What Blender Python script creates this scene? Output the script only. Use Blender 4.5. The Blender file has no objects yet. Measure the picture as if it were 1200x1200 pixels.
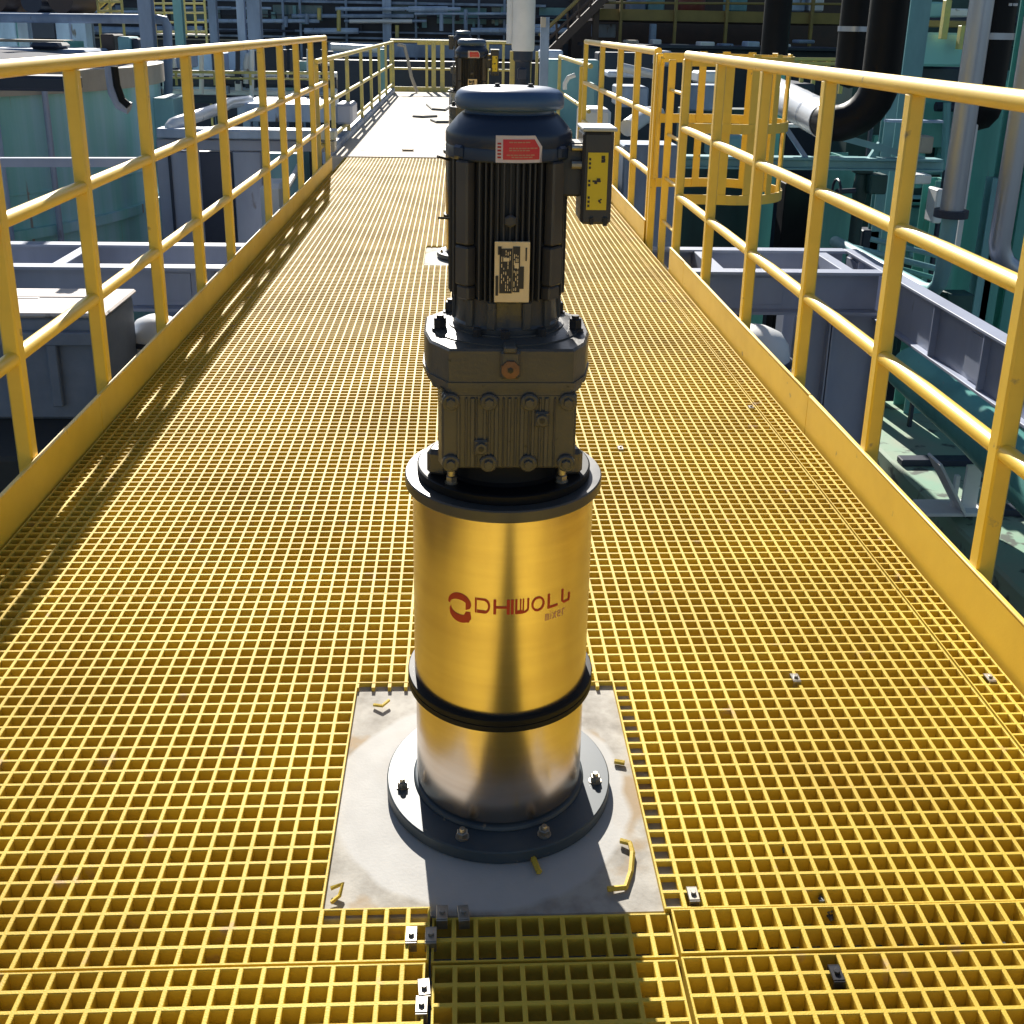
import bpy, math, random
from mathutils import Vector, Matrix
random.seed(7)
R_ = math.radians
sc = bpy.context.scene
col = sc.collection

# ------------------------------------------------------------------ camera
F, PX, PY = 1245.0, 600.0, 432.0           # focal length and principal point of the photo (1200 px wide)
CAM = Vector((0, 0, 1.5))
AX = Vector((0.99879248, -0.04580241, 0.01776847))     # world axes in camera space (x right, y down, z forward)
def _row(i):
    m = [(0.99879248, 0.00281946, 0.04904722), (-0.04580241, -0.3076395, 0.95039996), (0.01776847, -0.95149881, -0.30713889)]
    return Vector(m[i])
RX, RY, RZ = Vector((0.99879248, 0.00281946, 0.04904722)), None, None
Rm = Matrix(((0.99879248, -0.04580241, 0.01776847), (0.00281946, -0.3076395, -0.95149881), (0.04904722, 0.95039996, -0.30713889)))
Rt = Rm.transposed()
# Rm rows are camera axes: right, down, forward in world coordinates
Rm = Matrix((Rm[0], Rm[1], Rm[2]))
def ray(x, y):
    c = Vector(((x - PX) / F, (y - PY) / F, 1.0))
    return Rm.transposed() @ c
def at(x, y, Y):
    d = ray(x, y); t = (Y - CAM.y) / d.y
    return CAM + d * t
def atz(x, y, Z):
    d = ray(x, y); t = (Z - CAM.z) / d.z
    return CAM + d * t
cam_d = bpy.data.cameras.new('camera'); cam = bpy.data.objects.new('camera', cam_d); col.objects.link(cam)
cam_d.sensor_width = 36; cam_d.sensor_fit = 'HORIZONTAL'; cam_d.lens = F / 1200 * 36
cam_d.shift_y = -(600 - PY) / 1200; cam_d.clip_start = 0.05; cam_d.clip_end = 2000
right, down, fwd = Rm[0], Rm[1], Rm[2]
cam.matrix_world = Matrix(((right.x, -down.x, -fwd.x, CAM.x), (right.y, -down.y, -fwd.y, CAM.y), (right.z, -down.z, -fwd.z, CAM.z), (0, 0, 0, 1)))
sc.camera = cam

# ------------------------------------------------------------------ light
w = bpy.data.worlds.new('World'); sc.world = w; w.use_nodes = True
nt = w.node_tree
sky = nt.nodes.new('ShaderNodeTexSky'); sky.sky_type = 'NISHITA'; sky.sun_disc = False
SH = Vector((0.17, -1.58, -1.0))             # how a shadow falls, per metre of height
el = math.atan2(1, math.hypot(SH.x, SH.y)); az = math.atan2(-SH.x, -SH.y)
sky.sun_elevation = el; sky.sun_rotation = az; sky.air_density = 1.0; sky.dust_density = 0.6
bg = nt.nodes['Background']; nt.links.new(sky.outputs[0], bg.inputs[0]); bg.inputs[1].default_value = 0.05
sl = bpy.data.lights.new('sun', 'SUN'); sl.energy = 5.0; sl.angle = R_(0.5); sl.color = (1, 0.95, 0.86)
so = bpy.data.objects.new('sun', sl); col.objects.link(so); so.rotation_euler = SH.to_track_quat('-Z', 'Y').to_euler(); so.location = (-3, 10, 12)
sc.view_settings.view_transform = 'Standard'; sc.view_settings.look = 'None'; sc.view_settings.exposure = 0.92; sc.view_settings.gamma = 1

# ------------------------------------------------------------------ materials
def mat(name, c, rough=0.5, metal=0.0, c2=None, scale=4.0, amt=0.5, stretch=(1, 1, 1), bump=0.0, bscale=60.0, rvar=0.1, spec=0.5, c3=None, s3=25.0, t3=0.62, coat=0.0):
    m = bpy.data.materials.new(name); m.use_nodes = True
    t = m.node_tree; b = t.nodes['Principled BSDF']; L = t.links.new
    b.inputs['Roughness'].default_value = rough; b.inputs['Metallic'].default_value = metal
    b.inputs['Specular IOR Level'].default_value = spec
    b.inputs['Coat Weight'].default_value = coat; b.inputs['Coat Roughness'].default_value = 0.48
    tc = t.nodes.new('ShaderNodeTexCoord'); mp = t.nodes.new('ShaderNodeMapping'); mp.inputs['Scale'].default_value = stretch
    L(tc.outputs['Object'], mp.inputs['Vector'])
    n = t.nodes.new('ShaderNodeTexNoise'); n.inputs['Scale'].default_value = scale; n.inputs['Detail'].default_value = 6; n.inputs['Roughness'].default_value = 0.6
    L(mp.outputs[0], n.inputs['Vector'])
    if c2 is None: c2 = tuple(x * 0.7 for x in c)
    rp = t.nodes.new('ShaderNodeMapRange'); rp.inputs[1].default_value = 0.38; rp.inputs[2].default_value = 0.68; rp.inputs[4].default_value = amt
    L(n.outputs['Fac'], rp.inputs[0])
    mx = t.nodes.new('ShaderNodeMix'); mx.data_type = 'RGBA'; mx.inputs[6].default_value = (*c, 1); mx.inputs[7].default_value = (*c2, 1)
    L(rp.outputs[0], mx.inputs[0]); out = mx.outputs[2]
    if c3:
        n3 = t.nodes.new('ShaderNodeTexNoise'); n3.inputs['Scale'].default_value = s3; n3.inputs['Detail'].default_value = 4
        L(mp.outputs[0], n3.inputs['Vector'])
        r3 = t.nodes.new('ShaderNodeMapRange'); r3.inputs[1].default_value = t3; r3.inputs[2].default_value = t3 + 0.06
        L(n3.outputs['Fac'], r3.inputs[0])
        m3 = t.nodes.new('ShaderNodeMix'); m3.data_type = 'RGBA'; m3.inputs[7].default_value = (*c3, 1)
        L(r3.outputs[0], m3.inputs[0]); L(out, m3.inputs[6]); out = m3.outputs[2]
    L(out, b.inputs['Base Color'])
    if rvar:
        rr = t.nodes.new('ShaderNodeMapRange'); rr.inputs[3].default_value = max(0.02, rough - rvar); rr.inputs[4].default_value = min(1, rough + rvar)
        L(n.outputs['Fac'], rr.inputs[0]); L(rr.outputs[0], b.inputs['Roughness'])
    if bump:
        nb = t.nodes.new('ShaderNodeTexNoise'); nb.inputs['Scale'].default_value = bscale; nb.inputs['Detail'].default_value = 3
        L(tc.outputs['Object'], nb.inputs['Vector'])
        bp = t.nodes.new('ShaderNodeBump'); bp.inputs['Strength'].default_value = bump; bp.inputs['Distance'].default_value = 0.004
        L(nb.outputs['Fac'], bp.inputs['Height']); L(bp.outputs[0], b.inputs['Normal'])
    return m
MT = dict(
    grate=mat('yellow_grating', (0.66, 0.475, 0.058), 0.58, spec=0.3, c2=(0.48, 0.32, 0.035), scale=1.7, amt=0.9, bump=0.25, bscale=350, c3=(0.45, 0.30, 0.12), s3=9, t3=0.66),
    rail=mat('yellow_rail', (0.92, 0.61, 0.045), 0.5, spec=0.6, coat=1.0, c2=(0.80, 0.51, 0.03), scale=5, amt=0.7, bump=0.08, bscale=120, c3=(0.42, 0.28, 0.08), s3=16, t3=0.70),
    railfar=mat('weathered_yellow', (0.62, 0.50, 0.14), 0.5, c2=(0.40, 0.36, 0.18), scale=6, amt=0.8),
    steel=mat('polished_steel', (0.70, 0.61, 0.53), 0.245, 1.0, c2=(0.60, 0.50, 0.42), scale=3, amt=0.7, stretch=(1, 1, 12), rvar=0.05, c3=(0.22, 0.14, 0.07), s3=42, t3=0.735),
    steel2=mat('flange_steel', (0.55, 0.56, 0.57), 0.3, 1.0),
    canopy=mat('canopy_sky_sheen', (0.045, 0.095, 0.20), 0.35, c2=(0.07, 0.12, 0.22), scale=7, amt=0.6, c3=(0.2, 0.22, 0.25), s3=60, t3=0.74),  # blue sky reflection put into the base colour, lighter than the cowl
    navy=mat('motor_navy', (0.014, 0.026, 0.062), 0.34, c2=(0.03, 0.042, 0.07), scale=7, amt=0.6, bump=0.05, c3=(0.12, 0.12, 0.12), s3=60, t3=0.72),
    fin=mat('motor_dark', (0.045, 0.046, 0.054), 0.42, c2=(0.055, 0.05, 0.048), scale=9, amt=0.8),
    pad=mat('motor_pad', (0.062, 0.058, 0.06), 0.42, c2=(0.09, 0.08, 0.07), scale=9, amt=0.8),
    gear=mat('gearbox_grey', (0.062, 0.062, 0.064), 0.30, c2=(0.10, 0.088, 0.072), scale=8, amt=0.8, bump=0.12, bscale=140, c3=(0.03, 0.028, 0.025), s3=70, t3=0.68),
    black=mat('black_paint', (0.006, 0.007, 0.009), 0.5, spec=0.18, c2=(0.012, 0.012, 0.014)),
    flange=mat('grey_blue_flange', (0.038, 0.054, 0.07), 0.46, spec=0.4, c2=(0.07, 0.085, 0.095), scale=9, amt=0.7, c3=(0.25, 0.2, 0.14), s3=50, t3=0.70),
    pflange=mat('painted_flange', (0.055, 0.056, 0.058), 0.34, c2=(0.09, 0.085, 0.08), scale=12),
    lid=mat('box_lid_grey', (0.55, 0.57, 0.58), 0.5),
    roof=mat('tank_roof', (0.14, 0.15, 0.17), 0.9, c2=(0.3, 0.26, 0.25), scale=1.5, spec=0.1),
    bolt=mat('zinc_bolt', (0.42, 0.40, 0.36), 0.35, 0.9, c2=(0.25, 0.18, 0.10), scale=40),
    dbolt=mat('dark_bolt', (0.03, 0.03, 0.035), 0.35, 0.3),
    rust=mat('rusty_plug', (0.24, 0.11, 0.045), 0.7, c2=(0.12, 0.06, 0.03), scale=60),
    red=mat('red_ink', (0.48, 0.03, 0.018), 0.45, rvar=0),
    pink=mat('faded_red_ink', (0.60, 0.28, 0.18), 0.5, rvar=0),
    sticker=mat('sticker_red', (0.62, 0.03, 0.05), 0.4, c2=(0.62, 0.09, 0.05), scale=30),
    swhite=mat('sticker_white', (0.72, 0.62, 0.64), 0.45),
    cream=mat('nameplate_cream', (0.88, 0.68, 0.40), 0.35, c2=(0.75, 0.55, 0.3), scale=40),
    print_=mat('print_dark', (0.035, 0.03, 0.03), 0.5),
    ylabel=mat('label_yellow', (0.75, 0.56, 0.02), 0.45, c2=(0.68, 0.5, 0.03), scale=30),
    lav=mat('lavender_steel', (0.36, 0.40, 0.51), 0.45, c2=(0.26, 0.29, 0.39), scale=2.5, amt=0.8, stretch=(1, 1, 0.3), c3=(0.16, 0.13, 0.12), s3=6, t3=0.70),
    conc=mat('pale_concrete', (0.58, 0.53, 0.46), 0.85, c2=(0.52, 0.45, 0.36), scale=1.8, amt=0.7, bump=0.3, bscale=40, c3=(0.33, 0.28, 0.22), s3=3.5, t3=0.66),
    ground=mat('dark_ground', (0.035, 0.038, 0.040), 0.8, c2=(0.06, 0.065, 0.06), scale=0.6, bump=0.3, bscale=12),
    green=mat('green_floor', (0.24, 0.40, 0.29), 0.6, c2=(0.33, 0.36, 0.27), scale=1.6, amt=0.9, c3=(0.10, 0.12, 0.10), s3=4, t3=0.6),
    teal=mat('teal_paint', (0.15, 0.45, 0.40), 0.5, c2=(0.08, 0.27, 0.25), scale=1.2, amt=0.9, stretch=(2, 2, 0.25), c3=(0.18, 0.32, 0.29), s3=5, t3=0.66),
    teald=mat('dark_teal_paint', (0.022, 0.075, 0.072), 0.55, c2=(0.008, 0.02, 0.024), scale=0.8, amt=0.9, stretch=(1, 1, 0.3)),
    tealb=mat('teal_blue_paint', (0.22, 0.45, 0.47), 0.5, c2=(0.11, 0.24, 0.28), scale=1.5, amt=0.8, stretch=(1, 1, 0.3)),
    bgrey=mat('blue_grey_steel', (0.28, 0.37, 0.52), 0.5, c2=(0.14, 0.19, 0.28), scale=2.5, amt=1.0, stretch=(1, 1, 0.3), c3=(0.10, 0.08, 0.07), s3=7, t3=0.68),
    bpale=mat('pale_blue_steel', (0.46, 0.57, 0.74), 0.5, c2=(0.26, 0.34, 0.48), scale=3, amt=1.0, stretch=(1, 1, 0.3), c3=(0.14, 0.11, 0.09), s3=7, t3=0.67),
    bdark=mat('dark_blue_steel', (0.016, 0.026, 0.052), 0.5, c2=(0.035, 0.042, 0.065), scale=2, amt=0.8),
    white=mat('white_paint', (0.74, 0.75, 0.76), 0.45, c2=(0.60, 0.62, 0.64), scale=3, amt=0.7, c3=(0.35, 0.30, 0.25), s3=7, t3=0.70),
    bin=mat('bin_grey', (0.24, 0.28, 0.36), 0.6, c2=(0.14, 0.17, 0.22), scale=2.5, amt=0.8, c3=(0.03, 0.03, 0.03), s3=3.5, t3=0.64),
    binl=mat('bin_lid', (0.68, 0.62, 0.58), 0.7, c2=(0.45, 0.38, 0.34), scale=3, amt=0.7, c3=(0.06, 0.05, 0.05), s3=4, t3=0.62),
    tank=mat('tank_shell', (0.46, 0.66, 0.76), 0.55, c2=(0.16, 0.50, 0.42), scale=0.8, amt=1.0, stretch=(2.2, 2.2, 0.10), c3=(0.30, 0.26, 0.22), s3=5, t3=0.66),
    tan=mat('tan_rim', (0.42, 0.37, 0.30), 0.7, c2=(0.3, 0.26, 0.22)),
    ins=mat('white_insulation', (0.78, 0.80, 0.84), 0.3, 0.2, c2=(0.65, 0.68, 0.74), scale=4, bump=0.3, bscale=12),
    shiny=mat('grey_pipe_metal', (0.42, 0.47, 0.56), 0.34, 0.7, c2=(0.32, 0.36, 0.44), scale=3, stretch=(1, 1, 0.2)),
    brown=mat('brown_steel', (0.06, 0.04, 0.035), 0.6, c2=(0.10, 0.06, 0.045)),
    ochre=mat('ochre_beam', (0.30, 0.22, 0.07), 0.6, c2=(0.2, 0.15, 0.06)),
    drum=mat('red_drum', (0.22, 0.045, 0.03), 0.5, c2=(0.15, 0.03, 0.025)),
    glass=mat('teal_glass', (0.06, 0.15, 0.19), 0.25, c2=(0.10, 0.20, 0.24), scale=2, amt=0.9),
    cable=mat('grey_cable', (0.10, 0.11, 0.12), 0.5),
)
# mounting plate: pale concrete with a lighter grout ring and ochre stains around the flange
def plate_mat():
    m = mat('mounting_plate', (0.40, 0.375, 0.33), 0.8, c2=(0.22, 0.20, 0.17), scale=16, amt=0.9, bump=0.12, bscale=160, c3=(0.30, 0.22, 0.13), s3=5, t3=0.56)
    t = m.node_tree; b = t.nodes['Principled BSDF']; L = t.links.new
    src = b.inputs['Base Color'].links[0].from_socket
    tc = t.nodes.new('ShaderNodeTexCoord'); ln = t.nodes.new('ShaderNodeVectorMath'); ln.operation = 'LENGTH'
    nz = t.nodes.new('ShaderNodeTexNoise'); nz.inputs['Scale'].default_value = 6
    ad = t.nodes.new('ShaderNodeVectorMath'); ad.operation = 'MULTIPLY_ADD'; ad.inputs[1].default_value = (0.06, 0.06, 0)
    L(tc.outputs['Object'], nz.inputs['Vector']); L(nz.outputs['Color'], ad.inputs[0]); L(tc.outputs['Object'], ad.inputs[2])
    L(ad.outputs[0], ln.inputs[0])
    mr = t.nodes.new('ShaderNodeMapRange'); mr.inputs[1].default_value = 0.30; mr.inputs[2].default_value = 0.312; mr.inputs[3].default_value = 0.85; mr.inputs[4].default_value = 0
    L(ln.outputs['Value'], mr.inputs[0])
    mx = t.nodes.new('ShaderNodeMix'); mx.data_type = 'RGBA'; mx.inputs[7].default_value = (0.45, 0.44, 0.42, 1)
    L(mr.outputs[0], mx.inputs[0]); L(src, mx.inputs[6]); L(mx.outputs[2], b.inputs['Base Color'])
    return m
MT['plate'] = plate_mat()

# ------------------------------------------------------------------ builders
class MB:
    def __init__(s): s.v = []; s.f = []
    def add(s, vs, fs):
        o = len(s.v); s.v += [tuple(v) for v in vs]; s.f += [tuple(i + o for i in f) for f in fs]; return s
    def box(s, c, d, b=0.0, rot=None):
        hx, hy, hz = d[0] / 2, d[1] / 2, d[2] / 2; b = min(b, hx * .9, hy * .9, hz * .9)
        if b <= 0:
            vs = [Vector((x, y, z)) for x in (-hx, hx) for y in (-hy, hy) for z in (-hz, hz)]
            fs = [(0, 1, 3, 2), (4, 6, 7, 5), (0, 4, 5, 1), (2, 3, 7, 6), (0, 2, 6, 4), (1, 5, 7, 3)]
        else:
            vs = []; idx = {}
            for sx in (-1, 1):
                for sy in (-1, 1):
                    for sz in (-1, 1):
                        for k in range(3):
                            p = [sx * (hx - b), sy * (hy - b), sz * (hz - b)]
                            p[k] = (sx * hx, sy * hy, sz * hz)[k]
                            idx[sx, sy, sz, k] = len(vs); vs.append(Vector(p))
            fs = []
            for k in range(3):
                a1, a2 = (k + 1) % 3, (k + 2) % 3
                for sg in (-1, 1):
                    q = []
                    for (u, v) in ((-1, -1), (1, -1), (1, 1), (-1, 1)):
                        t = [0, 0, 0]; t[k] = sg; t[a1] = u; t[a2] = v; q.append(idx[t[0], t[1], t[2], k])
                    fs.append(tuple(q if sg > 0 else q[::-1]))
                for u in (-1, 1):
                    for v in (-1, 1):
                        t = [0, 0, 0]; t[a1] = u; t[a2] = v
                        A = list(t); A[k] = -1; B = list(t); B[k] = 1
                        q = [idx[(*A, a1)], idx[(*B, a1)], idx[(*B, a2)], idx[(*A, a2)]]
                        fs.append(tuple(q if u * v < 0 else q[::-1]))
            for sx in (-1, 1):
                for sy in (-1, 1):
                    for sz in (-1, 1):
                        q = [idx[sx, sy, sz, k] for k in range(3)]
                        fs.append(tuple(q if sx * sy * sz > 0 else q[::-1]))
        if rot is not None: vs = [rot @ v for v in vs]
        c = Vector(c); return s.add([v + c for v in vs], fs)
    def b2(s, p, q, b=0.0):
        p, q = Vector(p), Vector(q)
        return s.box((p + q) / 2, [abs(a) for a in (q - p)], b)
    def tube(s, pts, r, n=12, cap=True, sq=1.0):
        pts = [Vector(p) for p in pts]; rs = r if isinstance(r, (list, tuple)) else [r] * len(pts)
        rings = []; up0 = None
        for i, p in enumerate(pts):
            d = (pts[min(i + 1, len(pts) - 1)] - pts[max(i - 1, 0)]).normalized()
            if up0 is None:
                up0 = Vector((0, 0, 1)) if abs(d.z) < .9 else Vector((0, 1, 0))
            x = d.cross(up0).normalized(); y = x.cross(d).normalized(); up0 = y
            ring = []
            for k in range(n):
                a = 2 * math.pi * (k + .5) / n; ca, sa = math.cos(a), math.sin(a)
                e = (abs(ca) ** (2 * sq) + abs(sa) ** (2 * sq)) ** (-1 / (2 * sq))
                ring.append(p + (x * ca + y * sa) * rs[i] * e)
            rings.append(ring)
        vs = [v for g in rings for v in g]; fs = []
        for i in range(len(rings) - 1):
            for k in range(n):
                fs.append((i * n + k, (i + 1) * n + k, (i + 1) * n + (k + 1) % n, i * n + (k + 1) % n))
        if cap: fs += [tuple(range(n)), tuple(range((len(rings) - 1) * n, len(rings) * n))[::-1]]
        return s.add(vs, fs)
    def lathe(s, prof, c=(0, 0, 0), n=64, fn=None):
        c = Vector(c); vs = []; fs = []; m = len(prof)
        for k in range(n):
            a = 2 * math.pi * k / n
            for (r, z) in prof: vs.append(c + Vector((r * math.sin(a), -r * math.cos(a), z)))
        for k in range(n):
            for i in range(m - 1):
                a, b = k * m + i, ((k + 1) % n) * m + i
                fs.append((a, b, b + 1, a + 1))
        if prof[0][0] > 1e-6: fs.append(tuple(k * m for k in range(n))[::-1])
        if prof[-1][0] > 1e-6: fs.append(tuple(k * m + m - 1 for k in range(n)))
        return s.add(vs, fs)
    def prism(s, poly, z0, z1, inset=0.0):
        n = len(poly); cx = sum(p[0] for p in poly) / n; cy = sum(p[1] for p in poly) / n
        def sc_(p, k): return (cx + (p[0] - cx) * k, cy + (p[1] - cy) * k)
        levels = [(z0, 1.0), (z1 - inset, 1.0), (z1, 1.0 - inset * 6)] if inset else [(z0, 1), (z1, 1)]
        vs = [Vector((*sc_(p, k), z)) for z, k in levels for p in poly]; fs = []
        for l in range(len(levels) - 1):
            for i in range(n): fs.append((l * n + i, l * n + (i + 1) % n, (l + 1) * n + (i + 1) % n, (l + 1) * n + i))
        fs += [tuple(range(n))[::-1], tuple(range((len(levels) - 1) * n, len(levels) * n))]
        return s.add(vs, fs)
    def hexbolt(s, c, r, h, axis='z', n=6):
        c = Vector(c); d = {'z': Vector((0, 0, 1)), 'y': Vector((0, -1, 0)), 'x': Vector((1, 0, 0))}[axis]
        return s.tube([c, c + d * h * .9, c + d * h], [r, r, r * .85], n)
    def build(s, name, m, parent=None, smooth=30, origin=None, label=None):
        me = bpy.data.meshes.new(name)
        vs = s.v
        if origin is not None:
            o_ = Vector(origin); vs = [Vector(v) - o_ for v in vs]
        me.from_pydata([tuple(v) for v in vs], [], s.f); me.update()
        if smooth:
            for p in me.polygons: p.use_smooth = True
            me.set_sharp_from_angle(angle=R_(smooth))
        me.materials.append(MT[m] if isinstance(m, str) else m)
        o = bpy.data.objects.new(name, me); col.objects.link(o)
        if origin is not None: o.location = origin
        if parent is not None: o.parent = parent
        if label: o['label'] = label
        return o
def tag(o, label, cat, group=None):
    o['label'] = label; o['category'] = cat
    if group: o['group'] = group
    return o
def struct(o): o['kind'] = 'structure'; return o
def empty(name, loc, label, cat, group=None):
    o = bpy.data.objects.new(name, None); o.empty_display_size = .1; col.objects.link(o); o.location = loc
    return tag(o, label, cat, group)
def dup(o, parent=None):
    c = o.copy(); col.objects.link(c)
    if parent is not None: c.parent = parent
    for ch in list(o.children): dup(ch, c)
    return c

# ------------------------------------------------------------------ setting
GZ = -4.5
g = MB(); g.b2((-300, -150, GZ - .3), (300, 500, GZ)); struct(g.build('ground', 'ground'))
# white concrete slab of the walkway beyond the grating
sb = MB(); sb.b2((-1.52, 12.66, -.28), (1.5, 25.6, 0.012), .012); struct(sb.build('concrete_walkway', 'conc'))

# ------------------------------------------------------------------ grating
PIT = 0.0381; HT, HB, DEP = 0.0042, 0.0031, 0.040
def grating(x0, x1, y0, y1, holes, label, dz=0.0, tilt=0.0, lx=0.0, ly=0.0):
    """one moulded panel on a square lattice of its own, cells inside a hole are cut away"""
    nx = max(1, round((x1 - x0) / PIT)); ny = max(1, round((y1 - y0) / PIT))
    px, py = (x1 - x0) / nx, (y1 - y0) / ny
    def keep(i, j):
        if not (0 <= i < nx and 0 <= j < ny): return False
        cx, cy = x0 + (i + .5) * px, y0 + (j + .5) * py
        return not any(h[0] < cx < h[1] and h[2] < cy < h[3] for h in holes)
    V = []; Fc = []
    def q(*ps):
        o = len(V); V.extend(ps); Fc.append((o, o + 1, o + 2, o + 3))
    for j in range(ny):
        for i in range(nx):
            if not keep(i, j): continue
            a, b = x0 + i * px, x0 + (i + 1) * px; c, d = y0 + j * py, y0 + (j + 1) * py
            o = len(V)
            for (h, z, in_) in ((0, 0, 0), (HT - .0012, 0, 1), (HT, -.0010, 1), (HB, -DEP, 1), (0, -DEP, 0)):
                V.extend([(a + h, c + h, z), (b - h, c + h, z), (b - h, d - h, z), (a + h, d - h, z)])
            for l in range(4):
                for k in range(4):
                    k2 = (k + 1) % 4
                    Fc.append((o + l * 4 + k, o + l * 4 + k2, o + l * 4 + 4 + k2, o + l * 4 + 4 + k))
            if not keep(i, j - 1): q((a, c, -DEP), (b, c, -DEP), (b, c, 0), (a, c, 0))
            if not keep(i, j + 1): q((b, d, -DEP), (a, d, -DEP), (a, d, 0), (b, d, 0))
            if not keep(i - 1, j): q((a, d, -DEP), (a, c, -DEP), (a, c, 0), (a, d, 0))
            if not keep(i + 1, j): q((b, c, -DEP), (b, d, -DEP), (b, d, 0), (b, c, 0))
            for h in holes:          # sawn bar stubs along the far edge of a cut-out
                if abs(c - h[3]) < py * .6 and not keep(i, j - 1) and h[0] < a + px / 2 < h[1]:
                    o = len(V); l_ = .018; t_ = .004
                    V.extend([(a - t_, c, -.001), (a + t_, c, -.001), (a + t_, c - l_, -.001), (a - t_, c - l_, -.001), (a - t_, c, -DEP + .001), (a + t_, c, -DEP + .001), (a + t_, c - l_, -DEP + .001), (a - t_, c - l_, -DEP + .001)])
                    Fc.extend([(o, o + 3, o + 2, o + 1), (o + 3, o + 7, o + 6, o + 2), (o, o + 4, o + 7, o + 3), (o + 1, o + 2, o + 6, o + 5)])
    m = MB(); m.v = V; m.f = Fc
    o = m.build('walkway_grating', 'grate', smooth=0)
    o.location.z = dz; o.rotation_euler = (0, tilt, 0)
    return tag(o, label, 'grating', 'yellow grating panels of the walkway')
H1 = (-.236, .388, 1.50, 2.19); H2 = (-.245, .388, 6.83, 7.49)
XL, XR = -1.352, 1.345
sy = [-1.042, .178, 1.398]
k = 1.398
g_ = .003
grating(XL, -.052, -.95, .175, [], 'yellow grating panel behind the viewpoint on the left')
grating(-.046, XR, -.95, .175, [], 'yellow grating panel behind the viewpoint on the right')
grating(XL, -.055, .181, 1.395, [], 'yellow grating panel left of the shaded strip, in front of the nearest plate', .001)
grating(-.043, .372, .181, 1.395, [], 'narrow grating strip lying in the agitator shadow in front of the nearest plate', -.006)
grating(.378, XR, .181, 1.395, [], 'yellow grating panel with a black clip on it, right of the shaded strip', 0)
grating(XL, -.050, 1.401, 2.615, [H1], 'yellow grating panel along the left edge of the near white plate', 0)
grating(-.046, .376, 1.401, 1.495, [], 'short strip of yellow grating filling the front edge of the near white plate', -.006)
grating(-.046, 1.238, 1.401 if False else 1.499, 2.615, [H1], 'yellow grating panel along the right edge of the near white plate', 0)
grating(.380, 1.238, 1.401, 1.496, [], 'two cell wide grating strip right of the near plate corner', .0015)
grating(1.243, XR, 1.401, 2.615, [], 'thin grating infill strip beside the right toe board nearest the camera', .001)
yy = 2.618; idx = 0
lab = ['second row', 'third row', 'fourth row', 'fifth row', 'sixth row', 'seventh row', 'eighth row', 'last row']
while yy < 12.6:
    y2 = min(yy + 1.214, 12.655)
    if 12.655 - y2 < .3: y2 = 12.655
    hs = [H2]
    ro = lab[min(idx, 7)]
    grating(XL, -.050, yy, y2, hs, f'left yellow grating panel of the {ro} of gratings from the nearest plate', random.uniform(-.001, .001))
    grating(-.046, 1.238, yy, y2, hs, f'right yellow grating panel of the {ro} of gratings from the nearest plate', random.uniform(-.001, .001))
    grating(1.243, XR, yy, y2, [], f'thin infill grating along the right toe board, {ro} of gratings from the nearest plate', .0005)
    yy = y2 + g_; idx += 1
# mounting plates in the cut-outs
def plate(cx, cy, w_, d_, label):
    m = MB(); m.box((0, 0, -.022), (w_, d_, .02), .002)
    o = m.build('mounting_plate', 'plate'); o.location = (cx, cy, 0); return tag(o, label, 'plate', 'white plates under the agitators')
plate(.078, 1.853, .655, .70, 'pale stained mounting plate under the nearest agitator')
plate(.075, 7.16, .68, .72, 'pale mounting plate under the second agitator, mostly hidden by the nearest one')

# ------------------------------------------------------------------ agitator
def text_bits(items, r, parent, name, m, th=.0010):
    """flat shapes given as quads in (angle metres, z) wrapped onto a cylinder of radius r with real thickness"""
    mb = MB()
    for poly in items:
        # subdivide quads horizontally
        (a, b, c, d) = poly   # a b bottom edge, d c top edge
        n = max(1, int(max(abs(b[0] - a[0]), abs(c[0] - d[0])) / .004))
        for i in range(n):
            t0, t1 = i / n, (i + 1) / n
            L_ = lambda p, q_, t: (p[0] + (q_[0] - p[0]) * t, p[1] + (q_[1] - p[1]) * t)
            qd = [L_(a, b, t0), L_(a, b, t1), L_(d, c, t1), L_(d, c, t0)]
            vs = []
            for rr in (r + th, r - .002):
                for (s_, z) in qd: vs.append((rr * math.sin(s_ / r), -rr * math.cos(s_ / r), z))
            mb.add(vs, [(0, 1, 2, 3), (0, 4, 5, 1), (2, 6, 7, 3), (0, 3, 7, 4), (1, 5, 6, 2)])
    return mb.build(name, m, parent, smooth=0)
def rect(x0, z0, x1, z1): return ((x0, z0), (x1, z0), (x1, z1), (x0, z1))
def band(pts_o, pts_i):
    out = []
    for i in range(len(pts_o) - 1): out.append((pts_i[i], pts_i[i + 1], pts_o[i + 1], pts_o[i]))
    return out
def arc(cx, cz, rx, rz, a0, a1, n=10): return [(cx + rx * math.cos(R_(a0 + (a1 - a0) * i / n)), cz + rz * math.sin(R_(a0 + (a1 - a0) * i / n))) for i in range(n + 1)]
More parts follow.
